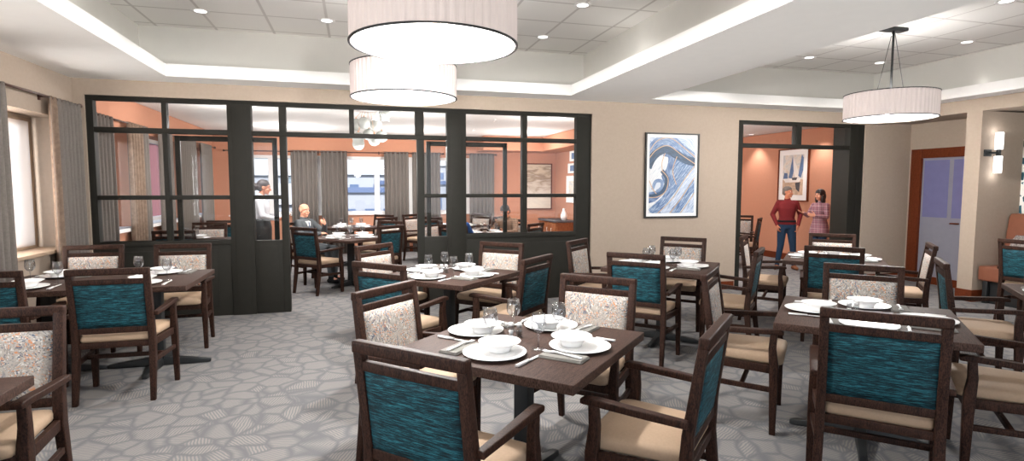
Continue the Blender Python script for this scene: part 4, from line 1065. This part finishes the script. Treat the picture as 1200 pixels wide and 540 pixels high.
def ellip(bm, c, r, Rm=None, n=18, m=12):
    rings = []
    for i in range(1, m):
        a = PI*i/m; ring_ = []
        for k in range(n):
            q = 2*PI*k/n; v = Vector((r[0]*math.sin(a)*math.cos(q), r[1]*math.sin(a)*math.sin(q), -r[2]*math.cos(a)))
            ring_.append(Vector(c)+(Rm @ v if Rm else v))
        rings.append(ring_)
    loft(bm, rings)

def head(bm, c, Rm, s=1, female=False):
    P = lambda x, y, z: Vector(c)+Rm @ Vector((x, y, z))*s
    ellip(bm, P(0, -.012, .03), (.076*s, .094*s, .086*s), Rm)          # skull
    ellip(bm, P(0, .022, -.035), ((.055 if female else .060)*s, .066*s, .076*s), Rm)       # face and jaw
    ellip(bm, P(0, .066, -.092), (.024*s, .020*s, .018*s), Rm, 12, 8)   # chin
    capsule(bm, P(0, .082, .012), P(0, .104, -.028), .009*s, .0145*s, 8)   # nose
    for k in (-1, 1):
        ellip(bm, P(k*.077, -.006, -.005), (.010*s, .019*s, .032*s), Rm, 10, 8)   # ears
        capsule(bm, P(k*.012, .083, .030), P(k*.044, .070, .030), .010*s, .009*s, 8)   # brow ridge
        ellip(bm, P(k*.040, .062, -.030), (.020*s, .016*s, .018*s), Rm, 10, 8)   # cheeks
    capsule(bm, P(-.020, .083, -.060), P(.020, .083, -.060), .009*s, .009*s, 8)   # lips volume

def face_bits(parent, c, Rm, s, brow):
    P = lambda x, y, z: Vector(c)+Rm @ Vector((x, y, z))*s
    M.setdefault('eye', plain('eye_white', srgb(226, 222, 218), .3)); M.setdefault('iris', plain('dark_iris', srgb(40, 28, 22), .3)); M.setdefault('lip', plain('lip', srgb(168, 92, 82), .5))
    for k in (-1, 1):
        bm = bmesh.new(); ellip(bm, P(k*.030, .0765, .008), (.013*s, .007*s, .0065*s), Rm, 10, 6); e = obj('eye', bm, M['eye'], parent)
        bm = bmesh.new(); ellip(bm, P(k*.030, .082, .008), (.006*s, .004*s, .006*s), Rm, 8, 6); obj('iris', bm, M['iris'], e)
        bm = bmesh.new(); capsule(bm, P(k*.014, .090, .036), P(k*.046, .078, .036), .0045*s, .003*s, 6); obj('eyebrow', bm, brow, parent)
    bm = bmesh.new(); ellip(bm, P(0, .092, -.060), (.021*s, .005*s, .006*s), Rm, 12, 6); obj('mouth', bm, M['lip'], parent)

def hand(bm, w, d, n, s=1, curl=.5, thumb=1, spread=.0):
    """palm and five fingers; d = direction of the hand, n = palm normal (towards which fingers curl), thumb = +1/-1 side"""
    w = Vector(w); d = Vector(d).normalized(); n = Vector(n); n = (n-d*n.dot(d)).normalized(); t = d.cross(n)*thumb
    capsule(bm, w-d*.02*s, w+d*.02*s, .024*s, .026*s, 10)
    for q in (-.026, -.009, .009, .026): capsule(bm, w+d*.015*s+t*q*.7*s, w+d*.085*s+t*q*s, .0155*s, .012*s, 8)
    for i, (q, L, r) in enumerate(((.030, .072, .0088), (.010, .080, .0092), (-.010, .074, .0088), (-.029, .058, .0078))):
        p = w+d*.086*s+t*q*s; dd = (d+t*q*spread*20).normalized(); a = 0
        for j, fr in enumerate((.44, .32, .24)):
            a = curl*(.55+.45*j)*1.0+(0 if j == 0 else curl*.5*j); v = dd*math.cos(a)+n*math.sin(a); e = p+v*L*fr*s
            capsule(bm, p, e, r*s*(1-.08*j), r*s*(.93-.1*j), 8); p = e
    p = w+d*.025*s+t*.030*s; v = (d*.65+t*.75+n*.25).normalized(); e = p+v*.040*s; capsule(bm, p, e, .0125*s, .0105*s, 8)
    v2 = (d*.85+t*.35+n*.4).normalized(); capsule(bm, e, e+v2*.036*s, .0102*s, .0085*s, 8)

def rotm(yaw=0, pitch=0, roll=0):
    return Matrix.Rotation(yaw, 3, 'Z') @ Matrix.Rotation(pitch, 3, 'X') @ Matrix.Rotation(roll, 3, 'Y')

def person(loc, rz, S, J, label, skin, top, bottom, shoe, hairm=None, hair=None, female=False, sleeves='long', bottom_kind='trousers', head_rot=(0, 0, 0), hands=None, group=None, jacket=False):
    """J: joints in metres for a 1.75 m adult facing +y; everything scaled by S"""
    root = empty('person', loc, rz)
    g = lambda k: Vector(J[k])*S
    hr = rotm(*head_rot); hc = g('head'); hs = S*.98
    def limb(bm, a, b, c, ra, rb, rc, k=1.0):
        capsule(bm, a, b, ra*S*k, rb*S*k, 14); capsule(bm, b, c, rb*S*k, rc*S*k, 14)
    up_ = (g('neck')-g('waist')); sd = g('shR')-g('shL'); hsd = g('hipR')-g('hipL')
    cw = .90 if female else 1.0
    def trunk(bm, k=1.0, low=True, hem=0):
        st = []
        ch = g('chest'); nk = g('neck'); wa = g('waist'); pe = g('pelvis')
        if low and hem >= 0: st.append((pe-Vector((0, 0, (.07+hem)*S)), (.150+hem*.55)*S*k, (.105+hem*.5)*S*k, (pe.lerp(wa, .1)-pe+Vector((0, 0, .05))), hsd))
        if hem < 0: st.append((pe+Vector((0, 0, -.01*S)), .160*S*k, .112*S*k, wa-pe, hsd))
        st += [(pe+Vector((0, 0, .02*S)), .168*S*k*(1.02 if female else 1), .118*S*k, wa-pe, hsd), (wa, .140*S*k*cw, .104*S*k, ch-pe, hsd.normalized()+sd.normalized()), (wa.lerp(ch, .55), .155*S*k*cw, .112*S*k, ch-wa, sd),
               (ch, .168*S*k*cw, .118*S*k, nk-wa, sd), (ch.lerp(nk, .5), .170*S*k*cw, .100*S*k, nk-ch, sd), (ch.lerp(nk, .80), .110*S*k, .072*S*k, nk-ch, sd), (nk-(nk-ch)*.03, .058*S*k, .055*S*k, nk-ch, sd)]
        torso_loft(bm, st)
    def arms(bm, k=1.0, end=1.0):
        for q in 'LR':
            sh, el, wr = g('sh'+q), g('el'+q), g('wr'+q); wr = el.lerp(wr, end)
            capsule(bm, g('chest').lerp(g('neck'), .62).lerp(sh, .30), sh, .050*S*k, .050*S*(1+(k-1)*.5), 14)
            limb(bm, sh, el, wr, .049, .041, .028, k*(.92 if female else 1))
    def legs(bm, k=1.0, end=1.0):
        for q in 'LR':
            hp, kn, an = g('hip'+q), g('kn'+q), g('an'+q); an = kn.lerp(an, end)
            limb(bm, hp, kn, an, .088, .058, .040, k)
    # body: one continuous skin surface
    bm = bmesh.new(); trunk(bm, .94); arms(bm, .92); legs(bm, .9)
    capsule(bm, g('neck')-(hc-g('neck'))*.2, hc-hr @ Vector((0, .01, .05))*hs, .058*S*(.85 if female else 1), .052*S*(.85 if female else 1), 14); head(bm, hc, hr, hs, female)
    for q in 'LR':
        an, to = g('an'+q), g('to'+q); capsule(bm, an-Vector((0, 0, .03*S)), to, .034*S, .028*S, 10)
        d = (hands or {}).get(q); w = g('wr'+q)
        if d is None: d = dict(d=(w-g('el'+q)), n=(-1 if q == 'R' else 1, 0, 0), curl=.45)
        th = d.get('thumb', 1 if q == 'R' else -1); hand(bm, w, d['d'], d['n'], S*1.0, d['curl'], th, d.get('spread', 0))
    fuse('body', bm, skin, root, .0065*S if S > .5 else .006, 3, .4)
    # clothes
    bm = bmesh.new(); trunk(bm, 1.07, True, J.get('hem', 0)); arms(bm, 1.22 if not jacket else 1.35, .97)
    ncol = g('neck')+(hc-g('neck'))*.10; capsule(bm, g('neck')-(hc-g('neck'))*.1, ncol, .064*S, (.062 if not female else .055)*S, 14)
    sh_ = fuse('jacket' if jacket else 'shirt', bm, top, root, .009*S, 5)
    if bottom_kind == 'trousers':
        bm = bmesh.new(); torso_loft(bm, [(g('pelvis')-Vector((0, 0, .09*S)), .135*S, .105*S, (0, 0, 1), hsd), (g('pelvis')+Vector((0, 0, .05*S)), .170*S, .122*S, g('waist')-g('pelvis'), hsd)]); legs(bm, 1.16, .97)
        fuse('trousers', bm, bottom, root, .009*S, 5)
    else:
        bm = bmesh.new(); pe = g('pelvis'); torso_loft(bm, [(pe+Vector((0, 0, .15*S)), .168*S, .126*S, (0, 0, 1), hsd), (pe, .198*S, .150*S, (0, 0, 1), hsd), (pe-Vector((0, 0, .25*S)), .19*S, .145*S, (0, 0, 1), hsd), (pe-Vector((0, 0, .48*S)), .185*S, .14*S, (0, 0, 1), hsd)])
        fuse('skirt', bm, bottom, root, .009*S, 5)
    for q in 'LR':
        an, to = g('an'+q), g('to'+q); f = (to-an); f.z = 0; f.normalize()
        bm = bmesh.new(); base = Vector((an.x, an.y, to.z)); capsule(bm, base-f*.035*S, to+f*.01*S, .040*S, .036*S, 12); capsule(bm, an-Vector((0, 0, .02*S)), base+f*.05*S+Vector((0, 0, .015*S)), .047*S, .040*S, 12)
        low = to.z-.042*S
        for v in bm.verts: v.co.z = max(v.co.z, low)
        fuse('shoe', bm, shoe, root, .007*S, 2)
    if hairm is not None and hair:
        bm = bmesh.new()
        for x, y, z, rx, ry, rz in hair: ellip(bm, hc+hr @ Vector((x, y, z))*hs, (rx*hs, ry*hs, rz*hs), hr)
        fuse('hair', bm, hairm, root, .007*S, 3)
    face_bits(root, hc, hr, hs, hairm or M['hair_grey'])
    tag(root, label, 'person')
    return root

STAND = dict(pelvis=(0, 0, .96), waist=(0, 0, 1.10), chest=(0, .005, 1.29), neck=(0, -.01, 1.475), head=(0, .02, 1.625),
    shL=(-.168, -.005, 1.405), shR=(.168, -.005, 1.405), elL=(-.24, -.02, 1.15), elR=(.24, -.02, 1.15), wrL=(-.25, .06, .92), wrR=(.25, .06, .92),
    hipL=(-.085, 0, .93), hipR=(.085, 0, .93), knL=(-.10, .01, .50), knR=(.10, .01, .50), anL=(-.11, -.02, .09), anR=(.11, -.02, .09), toL=(-.13, .13, .043), toR=(.13, .13, .043))
SEAT = dict(pelvis=(0, -.10, .60), waist=(0, -.12, .72), chest=(0, -.12, .90), neck=(0, -.11, 1.085), head=(0, -.07, 1.235),
    shL=(-.168, -.11, 1.015), shR=(.168, -.11, 1.015), elL=(-.24, -.02, .80), elR=(.24, -.02, .80), wrL=(-.17, .20, .80), wrR=(.17, .20, .80),
    hipL=(-.09, -.08, .58), hipR=(.09, -.08, .58), knL=(-.11, .34, .56), knR=(.11, .34, .56), anL=(-.12, .30, .12), anR=(.12, .30, .12), toL=(-.13, .44, .045), toR=(.13, .44, .045))
def J(base, **kw):
    d = dict(base); d.update(kw); return d
def cloth(name, c, var=.05, ns=40): return plain(name, srgb(*c), .85, var=var, nscale=ns, spec=.15)
def plaid(name, cols, sc=22):
    m, nt, b = new_mat(name); t = node(nt, 'ShaderNodeTexCoord'); s = node(nt, 'ShaderNodeSeparateXYZ'); nt.links.new(t.outputs['Object'], s.inputs[0]); last = None
    ad = node(nt, 'ShaderNodeMath', operation='ADD'); nt.links.new(s.outputs[0], ad.inputs[0]); nt.links.new(s.outputs[1], ad.inputs[1])
    rs = []
    for src, f in ((ad.outputs[0], sc), (s.outputs[2], sc)):
        a = node(nt, 'ShaderNodeMath', operation='MULTIPLY'); nt.links.new(src, a.inputs[0]); a.inputs[1].default_value = f
        fr = node(nt, 'ShaderNodeMath', operation='FRACT'); nt.links.new(a.outputs[0], fr.inputs[0])
        rs.append(ramp(nt, fr.outputs[0], [(0, cols[0]), (.30, cols[1]), (.42, cols[2]), (.52, cols[0]), (.80, cols[3]), (.88, cols[0])], 'CONSTANT'))
    mx = node(nt, 'ShaderNodeMix', data_type='RGBA'); mx.inputs[0].default_value = .5; nt.links.new(rs[0].outputs[0], mx.inputs[6]); nt.links.new(rs[1].outputs[0], mx.inputs[7])
    nt.links.new(mx.outputs[2], b.inputs['Base Color']); b.inputs['Roughness'].default_value = .9; return m
JEANS = cloth('blue_denim', (36, 54, 76), .15, 60); BROWNSHOE = cloth('brown_leather_shoe', (120, 78, 54)); BLACKSHOE = cloth('black_shoe', (26, 26, 28))

# the man in the dark red shirt: weight on one leg, hands hooked at the hips, looking at the woman
p = person((7.86, 8.92, 0), math.radians(150), .90, J(STAND, hem=-.01, elL=(-.27, -.05, 1.16), elR=(.27, -.05, 1.16), wrL=(-.20, .10, .94), wrR=(.20, .10, .94), knL=(-.13, .02, .50), anL=(-.17, -.01, .09), toL=(-.20, .13, .043),
    knR=(.11, .03, .50), anR=(.16, .0, .09), toR=(.22, .14, .043), head=(0, .03, 1.625)), 'standing man in a dark red shirt and blue jeans, hands at his hips', M['skin_tan'],
    cloth('dark_red_shirt', (104, 34, 36), .15, 90), JEANS, BROWNSHOE, M['hair_grey'], [(0, -.020, .055, .083, .096, .080), (0, -.05, .0, .078, .068, .075)],
    head_rot=(math.radians(48), 0, 0), hands=dict(L=dict(d=(.12, .22, -1), n=(1, -.2, 0), curl=.6), R=dict(d=(-.12, .22, -1), n=(-1, -.2, 0), curl=.6)))
belt = bmesh.new(); torso_loft(belt, [((0, 0, .905), .172*.95, .126*.95, (0, 0, 1), (1, 0, 0)), ((0, 0, .94), .168*.95, .124*.95, (0, 0, 1), (1, 0, 0))]); obj('belt', belt, BLACKSHOE, p)
# the woman in a plaid shirt, one hand raised towards him
p = person((8.37, 8.66, 0), math.radians(95), .87, J(STAND, hem=.10, elR=(.22, .10, 1.18), wrR=(.16, .30, 1.24), elL=(-.24, .08, 1.17), wrL=(-.12, .27, 1.20), head=(0, .03, 1.625)),
    'standing woman with dark shoulder-length hair, plaid shirt and jeans, gesturing', M['skin_pale'],
    plaid('pink_grey_plaid', (srgb(150, 104, 114), srgb(78, 44, 56), srgb(206, 182, 184), srgb(50, 54, 66)), 12), JEANS, BLACKSHOE, M['hair_dark'],
    [(0, -.022, .050, .098, .110, .092), (0, -.055, -.03, .108, .086, .12), (-.068, -.030, -.08, .038, .060, .10), (.068, -.030, -.08, .038, .060, .10), (0, -.065, -.12, .100, .070, .085)], female=True,
    head_rot=(math.radians(8), math.radians(4), 0), hands=dict(R=dict(d=(-.1, .9, .25), n=(-.2, -.2, 1), curl=.25, spread=.15), L=dict(d=(.35, .8, .1), n=(1, 0, .3), curl=.5)))
# the bald man in a grey suit at the inner table, one hand at his lapel
p = person((-.70, 9.80, 0), -3*S45+math.radians(14), .95, J(SEAT, elR=(.27, -.02, .80), wrR=(.05, .20, .84), elL=(-.27, .06, .84), wrL=(-.09, .20, 1.00), pelvis=(0, -.08, .60), waist=(0, -.13, .72), chest=(0, -.16, .90), neck=(0, -.17, 1.08), head=(0, -.14, 1.23), shL=(-.172, -.15, 1.02), shR=(.172, -.15, 1.02),
    knL=(-.13, .36, .56), knR=(.10, .38, .56), anR=(.10, .42, .12), toR=(.10, .56, .045), anL=(-.14, .34, .12), toL=(-.15, .48, .045)),
    'seated bald man in a grey suit with one hand at his lapel', M['skin_pale'], cloth('grey_suit', (84, 88, 91), .1, 50), cloth('grey_suit_trousers', (78, 82, 85), .1, 50), BLACKSHOE, None, None,
    head_rot=(math.radians(-14), math.radians(-4), 0), jacket=True, hands=dict(L=dict(d=(.75, .25, .35), n=(0, -1, 0), curl=.9, thumb=-1), R=dict(d=(-.9, .35, .05), n=(0, -.2, -1), curl=.4)))
S_ = .95
bm = bmesh.new()   # shirt front showing between the lapels
for a, b in (((-.0, -.035, .80), (0, -.055, 1.045)),):
    loft(bm, [[Vector((-.012, -.030, .82))*S_, Vector((.012, -.030, .82))*S_, Vector((.012, -.05, .82))*S_, Vector((-.012, -.05, .82))*S_], [Vector((-.055, -.062, 1.04))*S_, Vector((.055, -.062, 1.04))*S_, Vector((.055, -.10, 1.05))*S_, Vector((-.055, -.10, 1.05))*S_]], smooth=False)
obj('shirt_front', bm, M['paper'], p)
bm = bmesh.new(); loft(bm, [[Vector((-.014, -.022, .83))*S_, Vector((.014, -.022, .83))*S_, Vector((.014, -.035, .83))*S_, Vector((-.014, -.035, .83))*S_], [Vector((-.010, -.052, 1.03))*S_, Vector((.010, -.052, 1.03))*S_, Vector((.010, -.07, 1.03))*S_, Vector((-.010, -.07, 1.03))*S_]], smooth=False)
obj('necktie', bm, M['winblue'], p)
# the server behind the side window of the partition
p = person((-1.42, 9.55, 0), -PI/2, .955, J(STAND, elR=(.23, .05, 1.16), wrR=(.16, .28, 1.10), elL=(-.23, .05, 1.16), wrL=(-.15, .30, 1.12), head=(0, .055, 1.615)),
    'standing server in a white shirt and black skirt with dark hair tied back', M['skin_tan'], cloth('white_shirt', (196, 196, 200)), M['black'], BLACKSHOE, M['hair_dark'],
    [(0, -.024, .050, .086, .100, .086), (0, -.06, .0, .08, .065, .075), (0, -.145, -.01, .06, .06, .065)], female=True, bottom_kind='skirt',
    head_rot=(0, math.radians(-10), 0), hands=dict(R=dict(d=(-.2, .95, .1), n=(-.5, 0, 1), curl=.5), L=dict(d=(.2, .95, .1), n=(.5, 0, 1), curl=.5)))
bm = bmesh.new(); bx(bm, -.09, .09, -.004, .004, -.11, .11)
o = obj('menu_card', bm, M['paper'], None, .001); o.location = (-1.07, 9.55, 1.10); o.rotation_euler = (math.radians(-52), 0, -PI/2); tag(o, 'white menu card held by the server', 'menu')
# the dark-haired diner in the right partition window, leaning over the plate
person((2.60, 9.74, 0), 3*S45, .95, J(SEAT, chest=(0, -.06, .90), waist=(0, -.10, .72), neck=(0, .0, 1.06), head=(0, .08, 1.18), shL=(-.168, -.01, 1.0), shR=(.168, -.01, 1.0), elL=(-.25, .12, .82), elR=(.25, .12, .82), wrL=(-.14, .34, .82), wrR=(.14, .34, .82)),
    'seated diner with short dark hair and brown plaid shirt behind the window', M['skin_tan'], plaid('brown_plaid', (srgb(112, 88, 70), srgb(72, 48, 42), srgb(146, 122, 100), srgb(78, 70, 68)), 14), JEANS, BLACKSHOE, M['hair_dark'],
    [(0, -.020, .052, .088, .100, .084), (0, -.05, -.01, .082, .070, .080)], head_rot=(0, math.radians(-24), 0))
# the blue-shirted diner, mostly behind the partition column
person((1.60, 8.76, 0), -S45, .95, J(SEAT, head=(0, -.02, 1.22), neck=(0, -.09, 1.08)), 'seated diner in a blue shirt half hidden by the right column', M['skin_tan'],
    cloth('blue_shirt', (58, 96, 160), .15, 70), JEANS, BLACKSHOE, M['hair_dark'], [(0, -.020, .052, .086, .100, .084), (0, -.05, -.01, .080, .070, .080)], head_rot=(0, math.radians(-12), 0))
# ================================================================== LIGHT
w = bpy.data.worlds.new('world'); bpy.context.scene.world = w; w.use_nodes = True; nt = w.node_tree
bg = nt.nodes['Background']
tcn = node(nt, 'ShaderNodeTexCoord'); sx = node(nt, 'ShaderNodeSeparateXYZ'); nt.links.new(tcn.outputs['Generated'], sx.inputs[0])
rr = ramp(nt, sx.outputs[2], [(0, srgb(236, 240, 246)), (.12, srgb(222, 232, 246)), (.6, srgb(190, 212, 244))])
nt.links.new(rr.outputs[0], bg.inputs[0]); bg.inputs[1].default_value = 1.9

def light(name, typ, loc, energy, col=(1, 1, 1), size=.1, rot=(0, 0, 0), **kw):
    l = bpy.data.lights.new(name, typ); l.energy = energy; l.color = col
    if typ == 'AREA':
        l.size = size
        for k, v in kw.items(): setattr(l, k, v)
    elif typ in ('POINT', 'SPOT'):
        l.shadow_soft_size = size
        for k, v in kw.items(): setattr(l, k, v)
    elif typ == 'SUN': l.angle = size
    o = bpy.data.objects.new(name, l); C.objects.link(o); o.location = loc; o.rotation_euler = rot; return o
warm = (1, .972, .945)
light('sun', 'SUN', (0, -20, 30), 10.0, (1, .96, .90), math.radians(2), rot=(math.radians(48), 0, math.radians(38)))
for (x, y), _ in LAMPS:
    light('pendant_light', 'POINT', (x, y, 2.22), 180, warm, .05)
    light('pendant_glow', 'POINT', (x, y, 2.64), 20, warm, .15)
for x, y, s in DL:
    light('downlight_light', 'SPOT', (x, y, ZT-.02), 16, warm, .06, spot_size=math.radians(125), spot_blend=.8)
# recessed downlights of the inner rooms above the tables, plus added fill points
for x, y in ((-1.6, 9.0), (.9, 9.0), (3.3, 9.0), (-1.2, 12.2), (1.2, 12.2), (3.6, 12.0), (6.3, 8.6), (6.8, 11.6)):
    light('inner_light', 'SPOT', (x, y, 2.74), 130, warm, .1, spot_size=math.radians(140), spot_blend=.8)
    light('inner_fill', 'POINT', (x, y, 2.2), 48, warm, .06)  # added point without a fixture, lifts the inner ceiling
    dn = place(dl, (x, y, 2.76), 0, 'recessed downlight in the inner ceiling %s' % {(-1.6, 9.0): 'above the server', (.9, 9.0): 'between the doorway tables', (3.3, 9.0): 'right of the dark-haired diner', (-1.2, 12.2): 'before the back left windows', (1.2, 12.2): 'before the back middle windows', (3.6, 12.0): 'before the sandy picture', (6.3, 8.6): "left in the couple's room", (6.8, 11.6): "at the back of the couple's room"}[(x, y)], 'downlight', 'recessed downlights of the inner rooms')
for y in (11.1, 9.22):
    light('wall_washer', 'SPOT', (8.72, y, 2.74), 60, warm, .03, rot=(0, math.radians(8), 0), spot_size=math.radians(95), spot_blend=.6)
    place(dl, (8.72, y, 2.76), 0, 'wall washer downlight %s of the sailing picture' % ('left' if y > 10 else 'right'), 'downlight', 'wall washers')
for z in (2.3, 1.74): light('sconce_light', 'POINT', (8.31, 5.60, z), 1.0, warm, .05)
light('globe_light', 'POINT', (.08, 9.2, 1.95), 25, warm, .1)
# cove light behind the tray lips
for A in (A1, A2):
    for yy in (-1, 1.2, 3.4, 5.6):
        for x, s in ((A[0]-.1, 1), (A[1]+.08, -1)):
            light('cove_light', 'POINT', (x, yy, 2.92), .12 if x > 7 else .8, warm, .05)
# daylight area lamps outside the left window and the added near one
for x, y, zz, sx_, sy_ in ((-3.42, 5.8, 1.58, 2.6, 1.35), (-3.42, 1.75, 1.58, 2.2, 1.35)):
    light('window_daylight', 'AREA', (x, y, zz), 360 if y > 3 else 120, (.98, .97, .96), sx_, rot=(0, -PI/2, 0), shape='RECTANGLE', size_y=sy_)
sc = bpy.context.scene
sc.view_settings.view_transform = 'Standard'; sc.view_settings.look = 'None'; sc.view_settings.gamma = 1; sc.view_settings.use_curve_mapping = False
sc.view_settings.exposure = 0.38
sc.cycles.max_bounces = 8; sc.cycles.diffuse_bounces = 6; sc.cycles.glossy_bounces = 3; sc.cycles.transparent_max_bounces = 24; sc.cycles.transmission_bounces = 4
sc.cycles.sample_clamp_indirect = 4; sc.cycles.caustics_reflective = False; sc.cycles.caustics_refractive = False
sc.cycles.use_denoising = True
